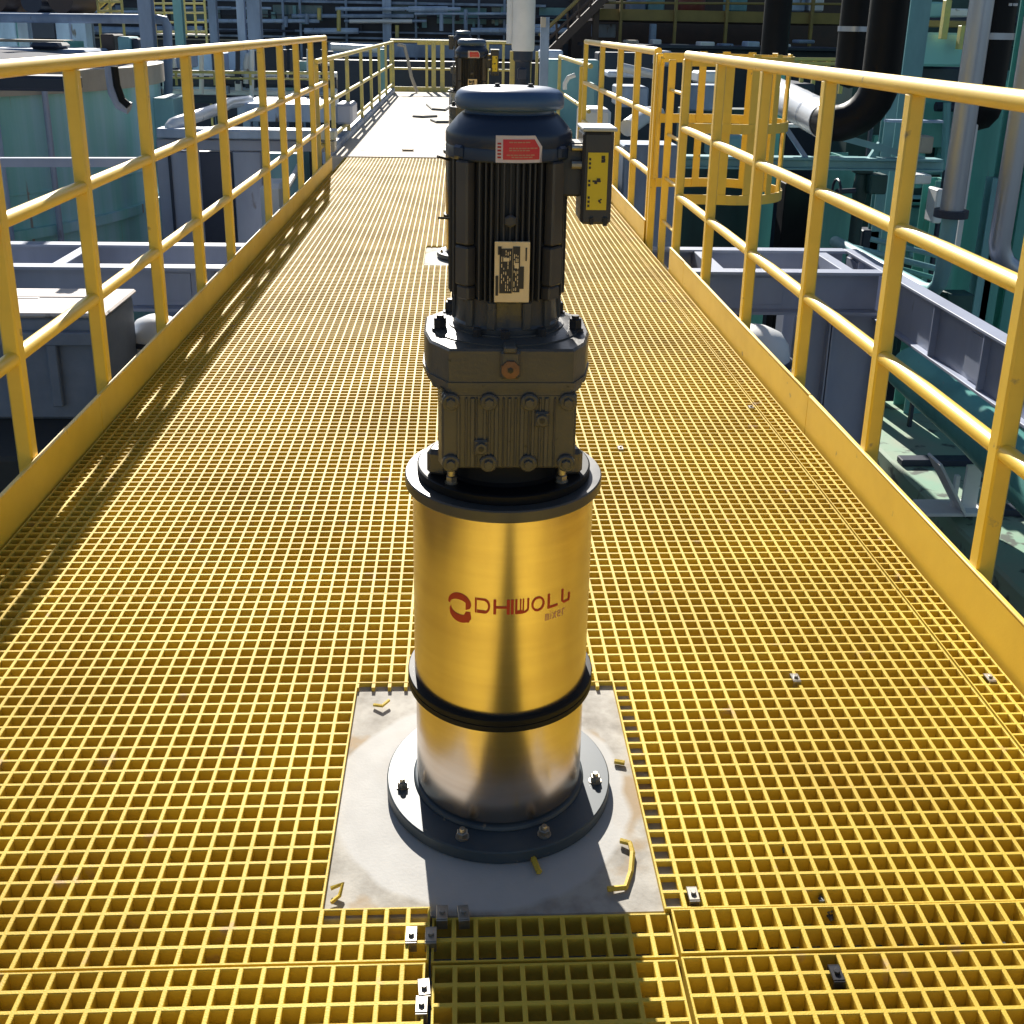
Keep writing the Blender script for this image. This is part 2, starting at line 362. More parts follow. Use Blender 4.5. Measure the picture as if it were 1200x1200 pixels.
def make_agitator():
    root = empty('agitator', (0, 0, 0), 'nearest agitator: dark motor and grey gearbox on a polished steel drum with red lettering', 'agitator', 'vertical agitators along the walkway')
    P = lambda mb, n, m, sm=30, par=root: mb.build(n, m, par, sm)
    # base flange with four studs
    b = MB().lathe([(.0, -.011), (.230, -.011), (.2315, -.009), (.2315, .013), (.229, .0155), (0, .0155)], n=96); P(b, 'base_flange', 'flange')
    for a in (-78, -22, 24, 80, 128, 180, 232):
        s_ = math.sin(R_(a)) * .202; c_ = -math.cos(R_(a)) * .202
        q = MB().tube([(s_, c_, .012), (s_, c_, .0175)], .0135, 16).hexbolt((s_, c_, .017), .0115, .012).tube([(s_, c_, .02), (s_, c_, .034), (s_, c_, .036)], [.0062, .0062, .005], 10)
        P(q, 'bolt', 'bolt')
    # lower drum, joint ring, upper drum
    b = MB().lathe([(.1755, .0145), (.1765, .018), (.1735, .023), (.169, .025)], n=96); P(b, 'weld_collar', 'flange')
    b = MB().lathe([(.169, .03), (.169, .246)], n=128); P(b, 'lower_drum', 'steel')
    b = MB().lathe([(.168, .247), (.183, .2475), (.1848, .2495), (.1848, .2595), (.1842, .2602), (.1832, .2606), (.1832, .2618), (.1842, .2622), (.1848, .263), (.1848, .2725), (.183, .2745), (.168, .275)], n=96); P(b, 'joint_ring', 'black')
    b = MB().lathe([(.1715, .274), (.1715, .680)], n=128); drum = P(b, 'upper_drum', 'steel')
    # lettering on the drum
    T = []; r = .1715; z0 = .4935; h = .030
    def X_(deg): return R_(deg) * r
    u = X_(1)
    zb = z0 - .003
    def vbar(x, w_, za, zc): T.append(rect(x, za, x + w_, zc))
    # D
    x = X_(-18.5); vbar(x, .003, zb, zb + h); T.append(rect(x + .004, zb + h - .004, x + .018, zb + h)); T.append(rect(x + .004, zb, x + .018, zb + .006))
    T.extend(band(arc(x + .018, zb + h / 2, .010, h / 2, -90, 90), arc(x + .018, zb + h / 2, .006, h / 2 - .005, -90, 90)))
    # H
    x = X_(-7.2); vbar(x, .005, zb, zb + h); T.append(rect(x + .005, zb + .012, x + .028, zb + .0165)); vbar(x + .024, .0055, zb, zb + h)
    # I
    vbar(x + .0315, .005, zb, zb + h)
    # W
    x = X_(6.0); vbar(x, .0035, zb, zb + h); T.append(rect(x + .0035, zb, x + .013, zb + .007)); vbar(x + .0085, .0025, zb + .006, zb + h)
    vbar(x + .0135, .0025, zb + .004, zb + h)
    T.extend(band(arc(x + .013, zb + .010, .0125, .0098, 270, 360), arc(x + .013, zb + .010, .009, .006, 270, 360))); vbar(x + .022, .0035, zb + .0095, zb + h)
    # O
    x = X_(16.0); cx, cz = x + .013, zb + h / 2
    T.extend(band(arc(cx, cz, .0130, h / 2, 0, 360, 28), arc(cx, cz, .0092, h / 2 - .0042, 0, 360, 28)))
    # L
    x = X_(27.0); vbar(x, .0042, zb, zb + h); T.append(rect(x + .0042, zb, x + .022, zb + .0045))
    # L with rounded foot
    x = X_(37.5); vbar(x, .0042, zb + .008, zb + h)
    T.extend(band(arc(x + .0085, zb + .009, .0085, .009, 180, 290), arc(x + .0085, zb + .009, .0045, .0048, 180, 290))); T.append(rect(x + .010, zb + .0002, x + .021, zb + .0045)); vbar(x + .018, .004, zb + .0045, zb + .017)
    text_bits(T, r, drum, 'lettering', 'red')
    # emblem: two hooked red crescents
    E = []
    ex = X_(-28.8); ez = z0 + .008
    o_ = arc(ex, ez, .0235, .0215, 185, 0, 14); i_ = arc(ex - .001, ez - .004, .0190, .0125, 178, 8, 14); E.extend(band(o_, i_))
    E.append(((ex + .013, ez - .010), (ex + .0215, ez - .006), (ex + .0235, ez), (ex + .013, ez + .006)))
    o2 = arc(ex + .003, ez - .017, .0235, .021, 165, 330, 14); i2 = arc(ex + .002, ez - .010, .0200, .0125, 172, 350, 14); E.extend(band(i2, o2))
    E.append(((ex + .010, ez - .0365), (ex + .0195, ez - .0345), (ex + .0235, ez - .024), (ex + .010, ez - .020))); E.append(((ex + .010, ez - .020), (ex + .0235, ez - .024), (ex + .0215, ez - .013), (ex + .013, ez - .014)))
    text_bits(E, r, drum, 'emblem', 'red')
    # small faded word below: mixer
    S = []; zb2 = z0 - .027; hh = .013; t_ = .0016; x = X_(25.5); w2 = .0085
    def s_(x0, za, x1, zc): S.append(rect(x0, za, x1, zc))
    s_(x, zb2, x + t_, zb2 + hh); s_(x, zb2 + hh - t_, x + w2, zb2 + hh); s_(x + w2 / 2 - t_ / 2, zb2, x + w2 / 2 + t_ / 2, zb2 + hh - t_); s_(x + w2 - t_, zb2, x + w2, zb2 + hh)
    x += w2 + .003; s_(x, zb2, x + t_, zb2 + hh - .001); s_(x, zb2 + hh + .0015, x + t_, zb2 + hh + .0035)
    x += t_ + .003; S.append(((x, zb2), (x + t_ * 1.3, zb2), (x + w2, zb2 + hh), (x + w2 - t_ * 1.3, zb2 + hh))); S.append(((x + w2 - t_ * 1.3, zb2), (x + w2, zb2), (x + t_ * 1.3, zb2 + hh), (x, zb2 + hh)))
    x += w2 + .003; s_(x, zb2, x + w2 * .85, zb2 + t_); s_(x, zb2 + hh - t_, x + w2 * .85, zb2 + hh); s_(x, zb2 + t_, x + t_, zb2 + hh - t_); s_(x + t_, zb2 + hh / 2 - t_ / 2, x + w2 * .85, zb2 + hh / 2 + t_ / 2); s_(x + w2 * .85 - t_, zb2 + hh / 2 + t_ / 2, x + w2 * .85, zb2 + hh - t_)
    x += w2 + .003; s_(x, zb2, x + t_, zb2 + hh); s_(x + t_, zb2 + hh - t_, x + w2 * .7, zb2 + hh)
    text_bits(S, r, drum, 'small_lettering', 'pink', .0006)
    # top flange of the drum, bearing flange
    b = MB().lathe([(.170, .676), (.183, .677), (.1855, .680), (.1855, .698), (.1835, .7005), (0, .7005)], n=96); P(b, 'top_flange', 'pflange')
    b = MB().lathe([(.1615, .7005), (.163, .7025), (.163, .7165), (.160, .7185), (.124, .7185), (.118, .724), (.113, .75), (.113, .768)], n=96); P(b, 'bearing_flange', 'black')
    for a in (-44, 46, 135, 225):
        x, y = math.sin(R_(a)) * .140, -math.cos(R_(a)) * .140
        q = MB().tube([(x, y, .716), (x, y, .7205)], .0125, 16).hexbolt((x, y, .720), .0105, .012).hexbolt((x, y, .733), .0085, .016, n=12); P(q, 'bolt', 'bolt')
    # mounting lugs either side
    for s in (-1, 1):
        q = MB().box((s * .118, -.045, .742), (.04, .055, .05), .008, Matrix.Rotation(s * .25, 3, 'Z')); P(q, 'mounting_lug', 'gear')
    # gearbox lower case, tapering slightly to the back
    fy = -.142
    def octo(w_, d0, d1, ch): return [(-w_ + ch * .15, d0), (w_ - ch * .15, d0), (w_, d0 + ch * .5), (w_, d1 - ch), (w_ - ch, d1), (-w_ + ch, d1), (-w_, d1 - ch), (-w_, d0 + ch * .5)]
    b = MB().prism(octo(.121, fy + .012, .135, .05), .763, .906); case = P(b, 'gearbox_case', 'gear')
    cv = MB().box((0.002, fy + .006, .8335), (.232, .020, .139), .004)
    ribs = [-.085, -.072, -.061, -.054, -.040, -.032, -.020, -.008, .002, .013, .024, .036, .043, .055, .066, .080]
    for i, rx in enumerate(ribs):
        wd = (.006, .0045, .008, .0035)[i % 4]
        cv.box((rx, fy - .0045, .832), (wd, .006, .128), .0014)
    cover = P(cv, 'gearbox_cover', 'gear')
    for bz in (.889, .776):
        for bx in (-.098, -.033, .036, .102):
            q = MB().tube([(bx, fy - .002, bz), (bx, fy - .010, bz), (bx, fy - .012, bz)], [.0165, .0155, .013], 12)
            q.hexbolt((bx, fy - .011, bz), .0085, .007, 'y'); P(q, 'cover_bolt', 'gear', par=cover)
    for bx, bz in ((.058, .858), (-.046, .806)):
        q = MB().box((bx, fy - .006, bz), (.026, .012, .028), .003).tube([(bx, fy - .01, bz), (bx, fy - .016, bz), (bx, fy - .0175, bz)], [.0105, .0105, .009], 14); pl = P(q, 'plug', 'gear', par=cover)
        q = MB().hexbolt((bx, fy - .0172, bz), .0052, .0012, 'y'); P(q, 'plug_socket', 'dbolt', par=cover)
    # gearbox upper case, wide octagon
    po = [(-.103, -.152), (.111, -.152), (.135, -.11), (.149, -.04), (.149, .06), (.105, .125), (-.105, .125), (-.149, .06), (-.149, -.035), (-.137, -.10)]
    b = MB().prism([(p[0] * .95, p[1] * .96) for p in po], .900, .914).prism(po, .914, .924, 0).prism([(p[0] * .985, p[1] * .985) for p in po], .924, .983, .004); up = P(b, 'gearbox_top', 'gear', 25)
    q = MB().box((.002, -.1535, .9565), (.034, .010, .05), .005).box((0.001, -.148, .985), (.022, .03, .012), .003); P(q, 'filler_boss', 'gear', par=up)
    q = MB().tube([(.002, -.157, .950), (.002, -.1625, .950), (.002, -.1635, .950)], [.0165, .016, .013], 8); P(q, 'filler_plug', 'rust', par=up)
    q = MB().hexbolt((.002, -.1630, .950), .0055, .0015, 'y'); P(q, 'plug_socket', 'dbolt', par=up)
    # raised round pad and adaptor with bolts
    b = MB().lathe([(.135, .982), (.135, .9855), (.120, .989), (.104, .9895), (0.104, .992), (0, .992)], n=72); P(b, 'adaptor_pad', 'gear')
    for sx, sy_ in ((-.118, -.035), (.122, -.035), (-.1, .08), (.1, .08)):
        q = MB().tube([(sx, sy_, .983), (sx, sy_, .989)], .015, 16).hexbolt((sx, sy_, .988), .0125, .019).tube([(sx, sy_, 1.0), (sx, sy_, 1.012)], .007, 10); P(q, 'bolt', 'dbolt')
    ad = MB().lathe([(.095, .990), (.0955, 1.0), (.092, 1.004), (.090, 1.045), (.092, 1.05)], n=64)
    for a in (-45, -18, 20, 47, 90, 135, 180, 225, 270):
        s2, c2 = math.sin(R_(a)), -math.cos(R_(a))
        ad.box((s2 * .0935, c2 * .0935, 1.024), (.016, .008, .05), .002, Matrix.Rotation(R_(a), 3, 'Z'))
    P(ad, 'adaptor', 'gear')
    for a in (-30, -3, 33):
        x, y = math.sin(R_(a)) * .107, -math.cos(R_(a)) * .107
        P(MB().hexbolt((x, y, .988), .0085, .016), 'bolt', 'dbolt')
    # motor body: finned frame
    mb = MB().lathe([(.0865, 1.045), (.0865, 1.290)], n=64)
    nf = 60
    for i in range(nf):
        a = 360 * i / nf
        if min(abs((a - c + 180) % 360 - 180) for c in (48, 132, 228, 312)) < 13: continue
        rr = .104 if i % 2 else .1015
        s2, c2 = math.sin(R_(a)), -math.cos(R_(a))
        mb.box((s2 * (.085 + rr) / 2, c2 * (.085 + rr) / 2, 1.169), (.0031, rr - .085, .238), .001, Matrix.Rotation(R_(a), 3, 'Z'))
    body = P(mb, 'motor_body', 'fin')
    for a in (48, 132, 228, 312):
        s2, c2 = math.sin(R_(a)), -math.cos(R_(a)); rot = Matrix.Rotation(R_(a), 3, 'Z')
        q = MB().box((s2 * .101, c2 * .101, 1.2155), (.030, .020, .141), .003, rot).box((s2 * .1, c2 * .1, 1.1085), (.032, .022, .068), .003, rot).box((s2 * .098, c2 * .098, 1.061), (.030, .020, .024), .003, rot)
        P(q, 'frame_foot', 'pad', par=body)
    q = MB().tube([(-.022 + .022, -.1, 1.192), (0, -.109, 1.192), (0, -.111, 1.192)], [.011, .011, .008], 6); P(q, 'grounding_bolt', 'fin', par=body)
    # upper end bell and fan cowl
    b = MB().lathe([(.088, 1.284), (.106, 1.286), (.1085, 1.289), (.1085, 1.3055), (.1075, 1.308), (.1085, 1.3105), (.1085, 1.3265), (.1068, 1.332), (.0885, 1.353), (.084, 1.357), (.081, 1.3595), (0, 1.3595)], n=96); cowl = P(b, 'fan_cowl', 'navy')
    for a in (-52, 52, 128, 232):
        s2, c2 = math.sin(R_(a)), -math.cos(R_(a)); rot = Matrix.Rotation(R_(a), 3, 'Z')
        P(MB().box((s2 * .1075, c2 * .1075, 1.300), (.024, .012, .022), .004, rot), 'cowl_clip', 'navy', par=cowl)
    b = MB().lathe([(0, 1.3585), (.076, 1.3585), (.077, 1.366), (.088, 1.3665), (.0918, 1.369), (.0932, 1.3755), (.0927, 1.384), (.0895, 1.3925), (.083, 1.398), (.070, 1.4015), (.04, 1.403), (0, 1.4035)], n=96)
    can = P(b, 'rain_canopy', 'canopy', 45)
    for x, y in ((-.022, -.03), (.034, -.022)):
        P(MB().tube([(x, y, 1.4005), (x, y, 1.405)], .006, 12).hexbolt((x, y, 1.4045), .0045, .004), 'canopy_bolt', 'dbolt', par=can)
    # red sticker on the cowl
    rs = .1085; st = []
    Lx = lambda d: R_(d) * rs
    xa, xb, za, zb_ = -.026, .052, 1.2875, 1.3310
    w_ = text_bits([((xa, za), (xb, za), (xb, 1.3090), (xb, 1.3090)), ((xa, za), (xb, za), (xb - .002, 1.3090), (xa, 1.3090)) if False else rect(xa, za, xb, 1.3130), ((xa, 1.3130), (xb, 1.3130), (xb - .013, zb_), (xa, zb_))], rs, root, 'warning_sticker', 'swhite', .0008)
    text_bits([rect(xa + .012, za + .005, xb - .005, 1.3110), ((xa + .012, 1.3110), (xb - .005, 1.3110), (xb - .014, zb_ - .006), (xa + .012, zb_ - .006))], rs, w_, 'red_field', 'sticker', .0012)
    tx = []
    for zz, x0_, x1_ in ((1.3195, xa + .022, xb - .018), (1.3100, xa + .022, xb - .009), (1.3065, xa + .022, xb - .02), (1.2990, xa + .018, xb - .010), (1.2955, xa + .026, xb - .016)):
        xx = x0_
        while xx < x1_ - .004:
            l_ = random.uniform(.003, .008); tx.append(rect(xx, zz, min(xx + l_, x1_), zz + .0018)); xx += l_ + .0012
    text_bits(tx, rs, w_, 'sticker_lettering', 'pink', .0015)
    text_bits([rect(xa + .003, 1.2945 + .0055 * i, xa + .009, 1.2975 + .0055 * i) for i in range(5)], rs, w_, 'sticker_word', 'red', .0012)
    # cream nameplate on the fins
    npl = MB().box((.004, -.1085, 1.106), (.059, .004, .104), .0008); npo = P(npl, 'nameplate', 'cream')
    pr = MB()
    for (x0_, z0_, x1_, z1_) in ((-.017, 1.070, .004, 1.1465), (.005, 1.072, .017, 1.150), (.017, 1.078, .024, 1.116), (-.020, 1.136, -.014, 1.150), (-.0235, 1.066, -.019, 1.1), (.026, 1.126, .0285, 1.148)):
        pr.b2((x0_, -.1118, z0_), (x1_, -.109, z1_))
    P(pr, 'nameplate_print', 'print_', 0, npo)
    pw = MB()
    for cx_ in (-.0135, -.0100, -.0065, -.003, .0005, .0075, .0105, .0135):
        z_ = 1.0745
        while z_ < 1.141:
            l_ = random.uniform(.0025, .009)
            if random.random() < .62 and z_ + l_ < 1.144: pw.box((cx_, -.1121, z_ + l_ / 2), (.0013, .0008, l_))
            z_ += l_ + random.uniform(.0012, .004)
    pw.box((-.006, -.1122, 1.128), (.010, .001, .006)).box((.0115, -.1122, 1.118), (.007, .001, .009))
    P(pw, 'nameplate_figures', 'cream', 0, npo)
    # terminal box on the right
    jb = MB().box((.147, -.022, 1.2570), (.052, .085, .155), .005).box((.105, -.01, 1.2690), (.04, .07, .09), .004)
    box = P(jb, 'terminal_box', 'fin')
    P(MB().box((.1485, -.022, 1.3385), (.058, .092, .006), .0015), 'box_lid', 'lid', par=box)
    lb = P(MB().b2((.130, -.0662, 1.2050), (.164, -.0638, 1.3010)), 'warning_label', 'ylabel', 0, box)
    ms = MB()
    for (x_, z_, a_, c_) in ((.1555, 1.2930, .006, .006), (.1545, 1.2870, .004, .005), (.1575, 1.2880, .003, .006), (.146, 1.2535, .014, .003), (.149, 1.2565, .006, .004), (.1445, 1.2505, .005, .003), (.152, 1.2205, .004, .004), (.1545, 1.2230, .003, .002), (.1535, 1.2175, .003, .002)):
        ms.box((x_, -.0665, z_), (a_, .001, c_))
    for z_ in (1.2900, 1.2830, 1.2760, 1.2540, 1.2470, 1.2260, 1.2190, 1.2120):
        ms.box((.1335, -.0665, z_), (.0035, .001, .004))
    P(ms, 'label_print', 'print_', 0, lb)
    P(MB().box((.140, -.0655, 1.1860), (.006, .006, .012)).box((.163, -.0655, 1.1850), (.007, .006, .014)), 'box_latch', 'dbolt', par=box)
    P(MB().tube([(.104, -.052, 1.3070), (.122, -.052, 1.3070)], .0055, 12).tube([(.104, -.052, 1.2790), (.124, -.052, 1.2790)], .0075, 10), 'cable_gland', 'bolt', par=box)
    # earth stubs on the left of the frame
    P(MB().tube([(-.10, -.02, 1.280), (-.122, -.035, 1.288)], .0022, 6), 'earth_stub', 'dbolt', par=body)
    P(MB().tube([(-.10, -.02, 1.18), (-.121, -.025, 1.182)], .002, 6), 'earth_stub', 'dbolt', par=body)
    return root
ag = make_agitator(); ag.location = (.083, 1.855, 0)
a2 = dup(ag); a2.location = (.072, 7.17, 0.012); a2['label'] = 'second agitator, partly hidden behind the nearest one, its yellow label and red sticker small'
a3 = dup(ag); a3.location = (.028, 13.5, .03); a3.rotation_euler.z = R_(172); a3['label'] = 'farthest agitator, turned round with its terminal box on the left, standing on the pale slab'

# clips and off-cuts
def clip(x, y, label, dark=False, dz=0, rz=0):
    p = atz(x, y, dz)
    m = MB().box((0, 0, .0035), (.020, .030, .0035), .001).box((0, -.0165, -.006), (.020, .0025, .020), .0008).box((0, .0165, -.006), (.020, .0025, .020), .0008).hexbolt((0, 0, .005), .0055, .005)
    o = m.build('grating_clip', 'dbolt' if dark else 'bolt'); o.location = (p.x, p.y, dz + .001); o.rotation_euler.z = rz
    return tag(o, label, 'clip', 'saddle clips on the grating')
clip(482, 1098, 'metal clip at the seam left of the shaded strip, left one of the pair')
clip(505, 1098, 'metal clip at the seam left of the shaded strip, right one of the pair')
clip(518, 1072, 'metal clip at the corner of the shaded strip, next to the plate')
clip(543, 1072, 'metal clip on the shaded strip, one cell right of its corner', rz=.1)
clip(497, 1160, 'metal clip on the left panel near the bottom edge, upper of two', rz=.1)
clip(494, 1180, 'metal clip on the left panel near the bottom edge, lower of two')
clip(812, 1050, 'metal clip at the near right corner of the white plate')
clip(980, 1143, 'black clip on the lower right grating panel', True)
clip(932, 796, 'metal clip in the middle of the right grating panel')
clip(1160, 796, 'metal clip near the right toe board')
clip(727, 526, 'small metal clip on the grating right of the gearbox')
clip(880, 478, 'metal clip by the right infill strip, farthest on the right side')
def offcut(pts, label, r=.005, z=-.005):
    P3 = [atz(x, y, z) + Vector((0, 0, dz)) for x, y, dz in pts]; c = P3[0]
    o = MB().tube([p - c for p in P3], r, 5).build('grating_offcut', 'grate', smooth=0); o.location = c
    return tag(o, label, 'offcut', 'yellow off-cuts lying on the near plate')
offcut([(727, 986, .002), (738, 990, .004), (741, 1000, .002), (739, 1022, .0), (733, 1040, .0), (712, 1043, .002)], 'long hooked yellow strip off-cut on the right of the near plate', .0055)
offcut([(625, 1006, 0), (632, 1022, 0)], 'short yellow chip in the shadow in front of the agitator base', .006)
offcut([(438, 826, 0), (448, 829, 0.004), (456, 823, .006)], 'small bent yellow chip near the far left corner of the plate', .004)
offcut([(720, 892, 0), (732, 894, 0)], 'small brown yellow chip right of the base flange', .0055)
offcut([(388, 1043, .004), (402, 1042, .012), (398, 1052, .004), (388, 1058, 0)], 'curled yellow shaving at the near left corner of the plate', .004)
def scrap(px, py, r, label):
    c = atz(px, py, -.012); m = MB(); vs = []
    for k in range(5):
        a = random.uniform(0, 6.28); l_ = r * random.uniform(.6, 1.2)
        m.box((random.uniform(-r, r) * .4, random.uniform(-r, r) * .4, random.uniform(-.006, .006)), (l_, l_ * .45, r * .35), .001, Matrix.Rotation(a, 3, 'Z') @ Matrix.Rotation(random.uniform(-.7, .7), 3, 'X'))
    o = m.build('dirt_clump', 'cable', smooth=0); o.location = c
    return tag(o, label, 'dirt', 'dark bits caught in the grating')
scrap(921, 999, .013, 'dark crumb in a grating cell, right of the near plate')
scrap(966, 1056, .012, 'dark crumb in the grating just beyond the black clip')
scrap(975, 1071, .013, 'dark crumb in the grating cell next to the black clip')
scrap(1040, 810, .010, 'small dark crumb in the grating between the two clips near the right toe board')

# ------------------------------------------------------------------ railings of the walkway
def railing(name, X, side, posts, y0, y1, tops, label, m='rail', toe=True, rr=.0235, tr=.0275, pw=.05, ends='', group='yellow guard rails', ts=.30):
    """side: +1 when the outside lies towards +X; rails run along Y at x = X"""
    c = (X, (y0 + y1) / 2, 0); root = empty(name, c, label, 'railing', group)
    B = lambda mb, n: mb.build(n, m, root, 40)
    def rail(z, r, n, sq):
        pts = [(0, y0 - c[1], z), (0, (y0 + y1) / 2 - c[1], z + random.uniform(-.003, .003)), (0, y1 - c[1], z)]
        if n == 'top_rail' and 'near' in ends: pts = [(0, y0 - c[1], z - .10), (0, y0 - c[1] + .004, z - .045), (0, y0 - c[1] + .02, z - .015), (0, y0 - c[1] + .06, z)] + pts[1:]
        if n == 'top_rail' and 'far' in ends: pts = pts[:-1] + [(0, y1 - c[1] - .10, z), (0, y1 - c[1] - .035, z - .012), (0, y1 - c[1] - .006, z - .04), (0, y1 - c[1], z - .10)]
        B(MB().tube(pts, r, 14, sq=sq), n)
    names = ['top_rail', 'mid_rail', 'lower_rail']
    for i, z in enumerate(tops): rail(z, tr if i == 0 else rr, names[i], 1.2)
    for y in posts:
        B(MB().box((0, y - c[1], (tops[0] - .02 + -.20) / 2), (pw, pw, tops[0] - .02 + .20), .006), 'post')
    if toe:
        ys = [y0 - .02]
        while ys[-1] < y1 + .02: ys.append(min(ys[-1] + 2.44, y1 + .02))
        for a, b in zip(ys, ys[1:]):
            if b - a < .05: continue
            zt = .146; t = MB(); xs = -side * (pw / 2 + .006)
            t.b2((xs - .003, a + .002 - c[1], -.035), (xs + .003, b - .002 - c[1], zt - .004), .001)
            # rounded return along the top edge
            t.b2((xs - .004 if side < 0 else xs - .004, a + .002 - c[1], zt - .0035), (xs + .012 if side > 0 else xs + .012, b - .002 - c[1], zt + .003), .003)
            B(t, 'toe_board')
    return root
HTS = (1.345, .907, .481)
railing('guard_rail', -1.395, -1, [-.8, .0, .8, 1.62, 2.43, 3.25, 4.02, 4.88, 5.68, 6.46, 7.8, 8.62, 9.45, 10.38, 11.45], -1.0, 11.48, HTS, 'long yellow guard rail with three rails along the left edge of the grating')
railing('guard_rail', 1.395, 1, [-.8, .0, .84, 1.66, 2.48, 3.30, 4.10, 4.97, 5.86, 6.74], -1.0, 6.74, HTS, 'yellow guard rail along the right edge of the grating, ending at the ladder cage', ends='')
railing('guard_rail', 1.395, 1, [7.80, 8.65, 9.6, 10.85, 12.3], 7.78, 12.32, HTS, 'short yellow guard rail section behind the terminal box, beyond the ladder opening')
# doubled end posts
tag(MB().box((1.395, 7.70, .57), (.05, .05, 1.53), .006).build('gate_post', 'rail'), 'yellow post standing close to the near end of the short right guard rail', 'post')
tag(MB().box((-1.42, 11.62, .50), (.05, .05, 1.35), .006).build('gate_post', 'rail'), 'yellow post at the far end of the long left guard rail', 'post')
tag(MB().box((1.385, 12.52, .45), (.06, .06, 1.25), .006).build('gate_post', 'rail'), 'yellow post at the far end of the short right guard rail', 'post')
# lower weathered railing along the slab
railing('weathered_railing', -1.53, -1, [11.75, 13.2, 14.95, 17.05, 18.9, 20.8, 22.7, 25.2], 11.75, 25.2, (1.10, .62, .20), 'low weathered railing along the left edge of the pale slab', 'railfar', toe=False, rr=.025, tr=.028, group='weathered railings round the pale slab')
railing('weathered_railing', 1.50, 1, [13.4, 16.7], 12.7, 16.7, (1.07, .56), 'low weathered railing on the right of the pale slab, beyond the short yellow rail', 'railfar', toe=False, group='weathered railings round the pale slab')
ed = MB().b2((-1.62, 12.7, -.1), (-1.50, 25.2, .10), .02); tag(ed.build('kerb_channel', 'bgrey'), 'dark blue grey channel along the left edge of the pale slab', 'channel')
# railing across the far end
er = empty('end_railing', (0, 25.4, 0), 'yellow railing across the far end of the pale slab with a double post', 'railing')
for z, n in ((1.13, 'top_rail'), (.52, 'mid_rail')): MB().tube([(-1.6, 0, z), (1.6, 0, z)], .035 if z > 1 else .025, 10).build(n, 'railfar', er)
MB().box((-.62, .05, 1.11), (.75, .06, .12), .01).build('top_plate', 'railfar', er)
for x in (-1.6, -.78, -.62, -.42, -.1, .35, .62, .98, 1.6): MB().box((x, .02, .56), (.10 if x in (-.62, -.42) else .06, .06, 1.14), .006).build('post', 'railfar', er)
MB().b2((-1.6, -.02, .0), (1.6, .02, .12)).build('toe_board', 'railfar', er)
# small things on the slab
for pts, lb in (([(500, 122), (507, 128), (521, 129), (529, 124)], 'dark cable end curled on the pale slab near the far posts'), ([(505, 140), (512, 143), (528, 143)], 'dark rod lying across the pale slab'), ([(484, 136), (495, 137), (512, 136)], 'thin dark cable lying on the pale slab left of the rod')):
    P3 = [atz(x, y, .03) for x, y in pts]; tag(MB().tube(P3, .02, 6).build('cable', 'cable'), lb, 'cable')
tag(MB().box(tuple(atz(478, 175, .03)), (.14, .10, .02), .005).build('metal_scrap', 'bolt'), 'small grey scrap on the near edge of the pale slab', 'scrap')

# ladder cage outside the opening
cg = empty('ladder_cage', (1.80, 7.22, 0), 'yellow ladder cage of flat hoops and vertical straps outside the right guard rail', 'cage')
def hoop(z, fl):
    pts = []
    for i in range(25):
        a = R_(-108 + 216 * i / 24); pts.append((math.cos(a) * .40 - .02, math.sin(a) * .42, z))
    pts = [(-.40, pts[0][1] * .95, z)] + pts + [(-.40, pts[-1][1] * .95, z)]
    m = MB()
    for p, q in zip(pts, pts[1:]):
        p, q = Vector(p), Vector(q); d = (q - p).normalized(); n = d.cross(Vector((0, 0, 1))) * .006
        h = Vector((0, 0, fl)); vs = [p + n - h, p - n - h, p - n + h, p + n + h, q + n - h, q - n - h, q - n + h, q + n + h]
        m.add(vs, [(0, 1, 5, 4), (1, 2, 6, 5), (2, 3, 7, 6), (3, 0, 4, 7), (0, 3, 2, 1), (4, 5, 6, 7)])
    m.build('hoop', 'rail', cg, 30)
for z in (1.31, .90, .45): hoop(z, .031)
for a in (-104, -80, -54, -27, 0, 27, 54, 80, 104):
    r = Matrix.Rotation(R_(a), 3, 'Z'); p = Vector((math.cos(R_(a)) * .39 - .02, math.sin(R_(a)) * .41, .89))
    MB().box(p, (.008, .054, .93), .002, r).build('strap', 'rail', cg)
for y in (-.24, .24):
    MB().box((-.36, y, -1.2), (.05, .02, 5.0), .004).build('side_rail', 'rail', cg)
for i in range(16): MB().tube([(-.36, -.24, 1.1 - i * .3), (-.36, .24, 1.1 - i * .3)], .012, 8).build('rung', 'rail', cg)
MB().tube([(-.40, -.40, .47), (-.40, -.42, .54), (-.40, -.42, 1.25), (-.40, -.38, 1.31)], .018, 10).build('corner_tube', 'rail', cg)
MB().tube([(-.40, .40, .47), (-.40, .42, .54), (-.40, .42, 1.25), (-.40, .38, 1.31)], .018, 10).build('corner_tube', 'rail', cg)

# ------------------------------------------------------------------ steel under and beside the walkway
def ibeam(p, q, h, wd, tf=.022, tw=.016, stiff=0):
    """I section from p to q (top of the top flange), horizontal"""
    p, q = Vector(p), Vector(q); d = (q - p); L = d.length; ang = math.atan2(d.y, d.x); rot = Matrix.Rotation(ang, 3, 'Z'); c = (p + q) / 2
    m = MB()
    m.box(c + Vector((0, 0, -tf / 2)), (L, wd, tf), .003, rot); m.box(c + Vector((0, 0, -h + tf / 2)), (L, wd, tf), .003, rot)
    m.box(c + Vector((0, 0, -h / 2)), (L, tw, h - 2 * tf - .002), 0, rot)
    for i in range(stiff):
        o = rot @ Vector((-L / 2 + L * (i + .5) / stiff, 0, 0)); m.box(c + o + Vector((0, 0, -h / 2)), (.014, wd * .92, h - 2 * tf - .004), 0, rot)
    return m
def chan(p, q, h, wd): return ibeam(p, q, h, wd)
fr = empty('support_frame', (0, 8.6, -.35), 'lavender steel frame of twin beams passing under the walkway', 'steel frame')
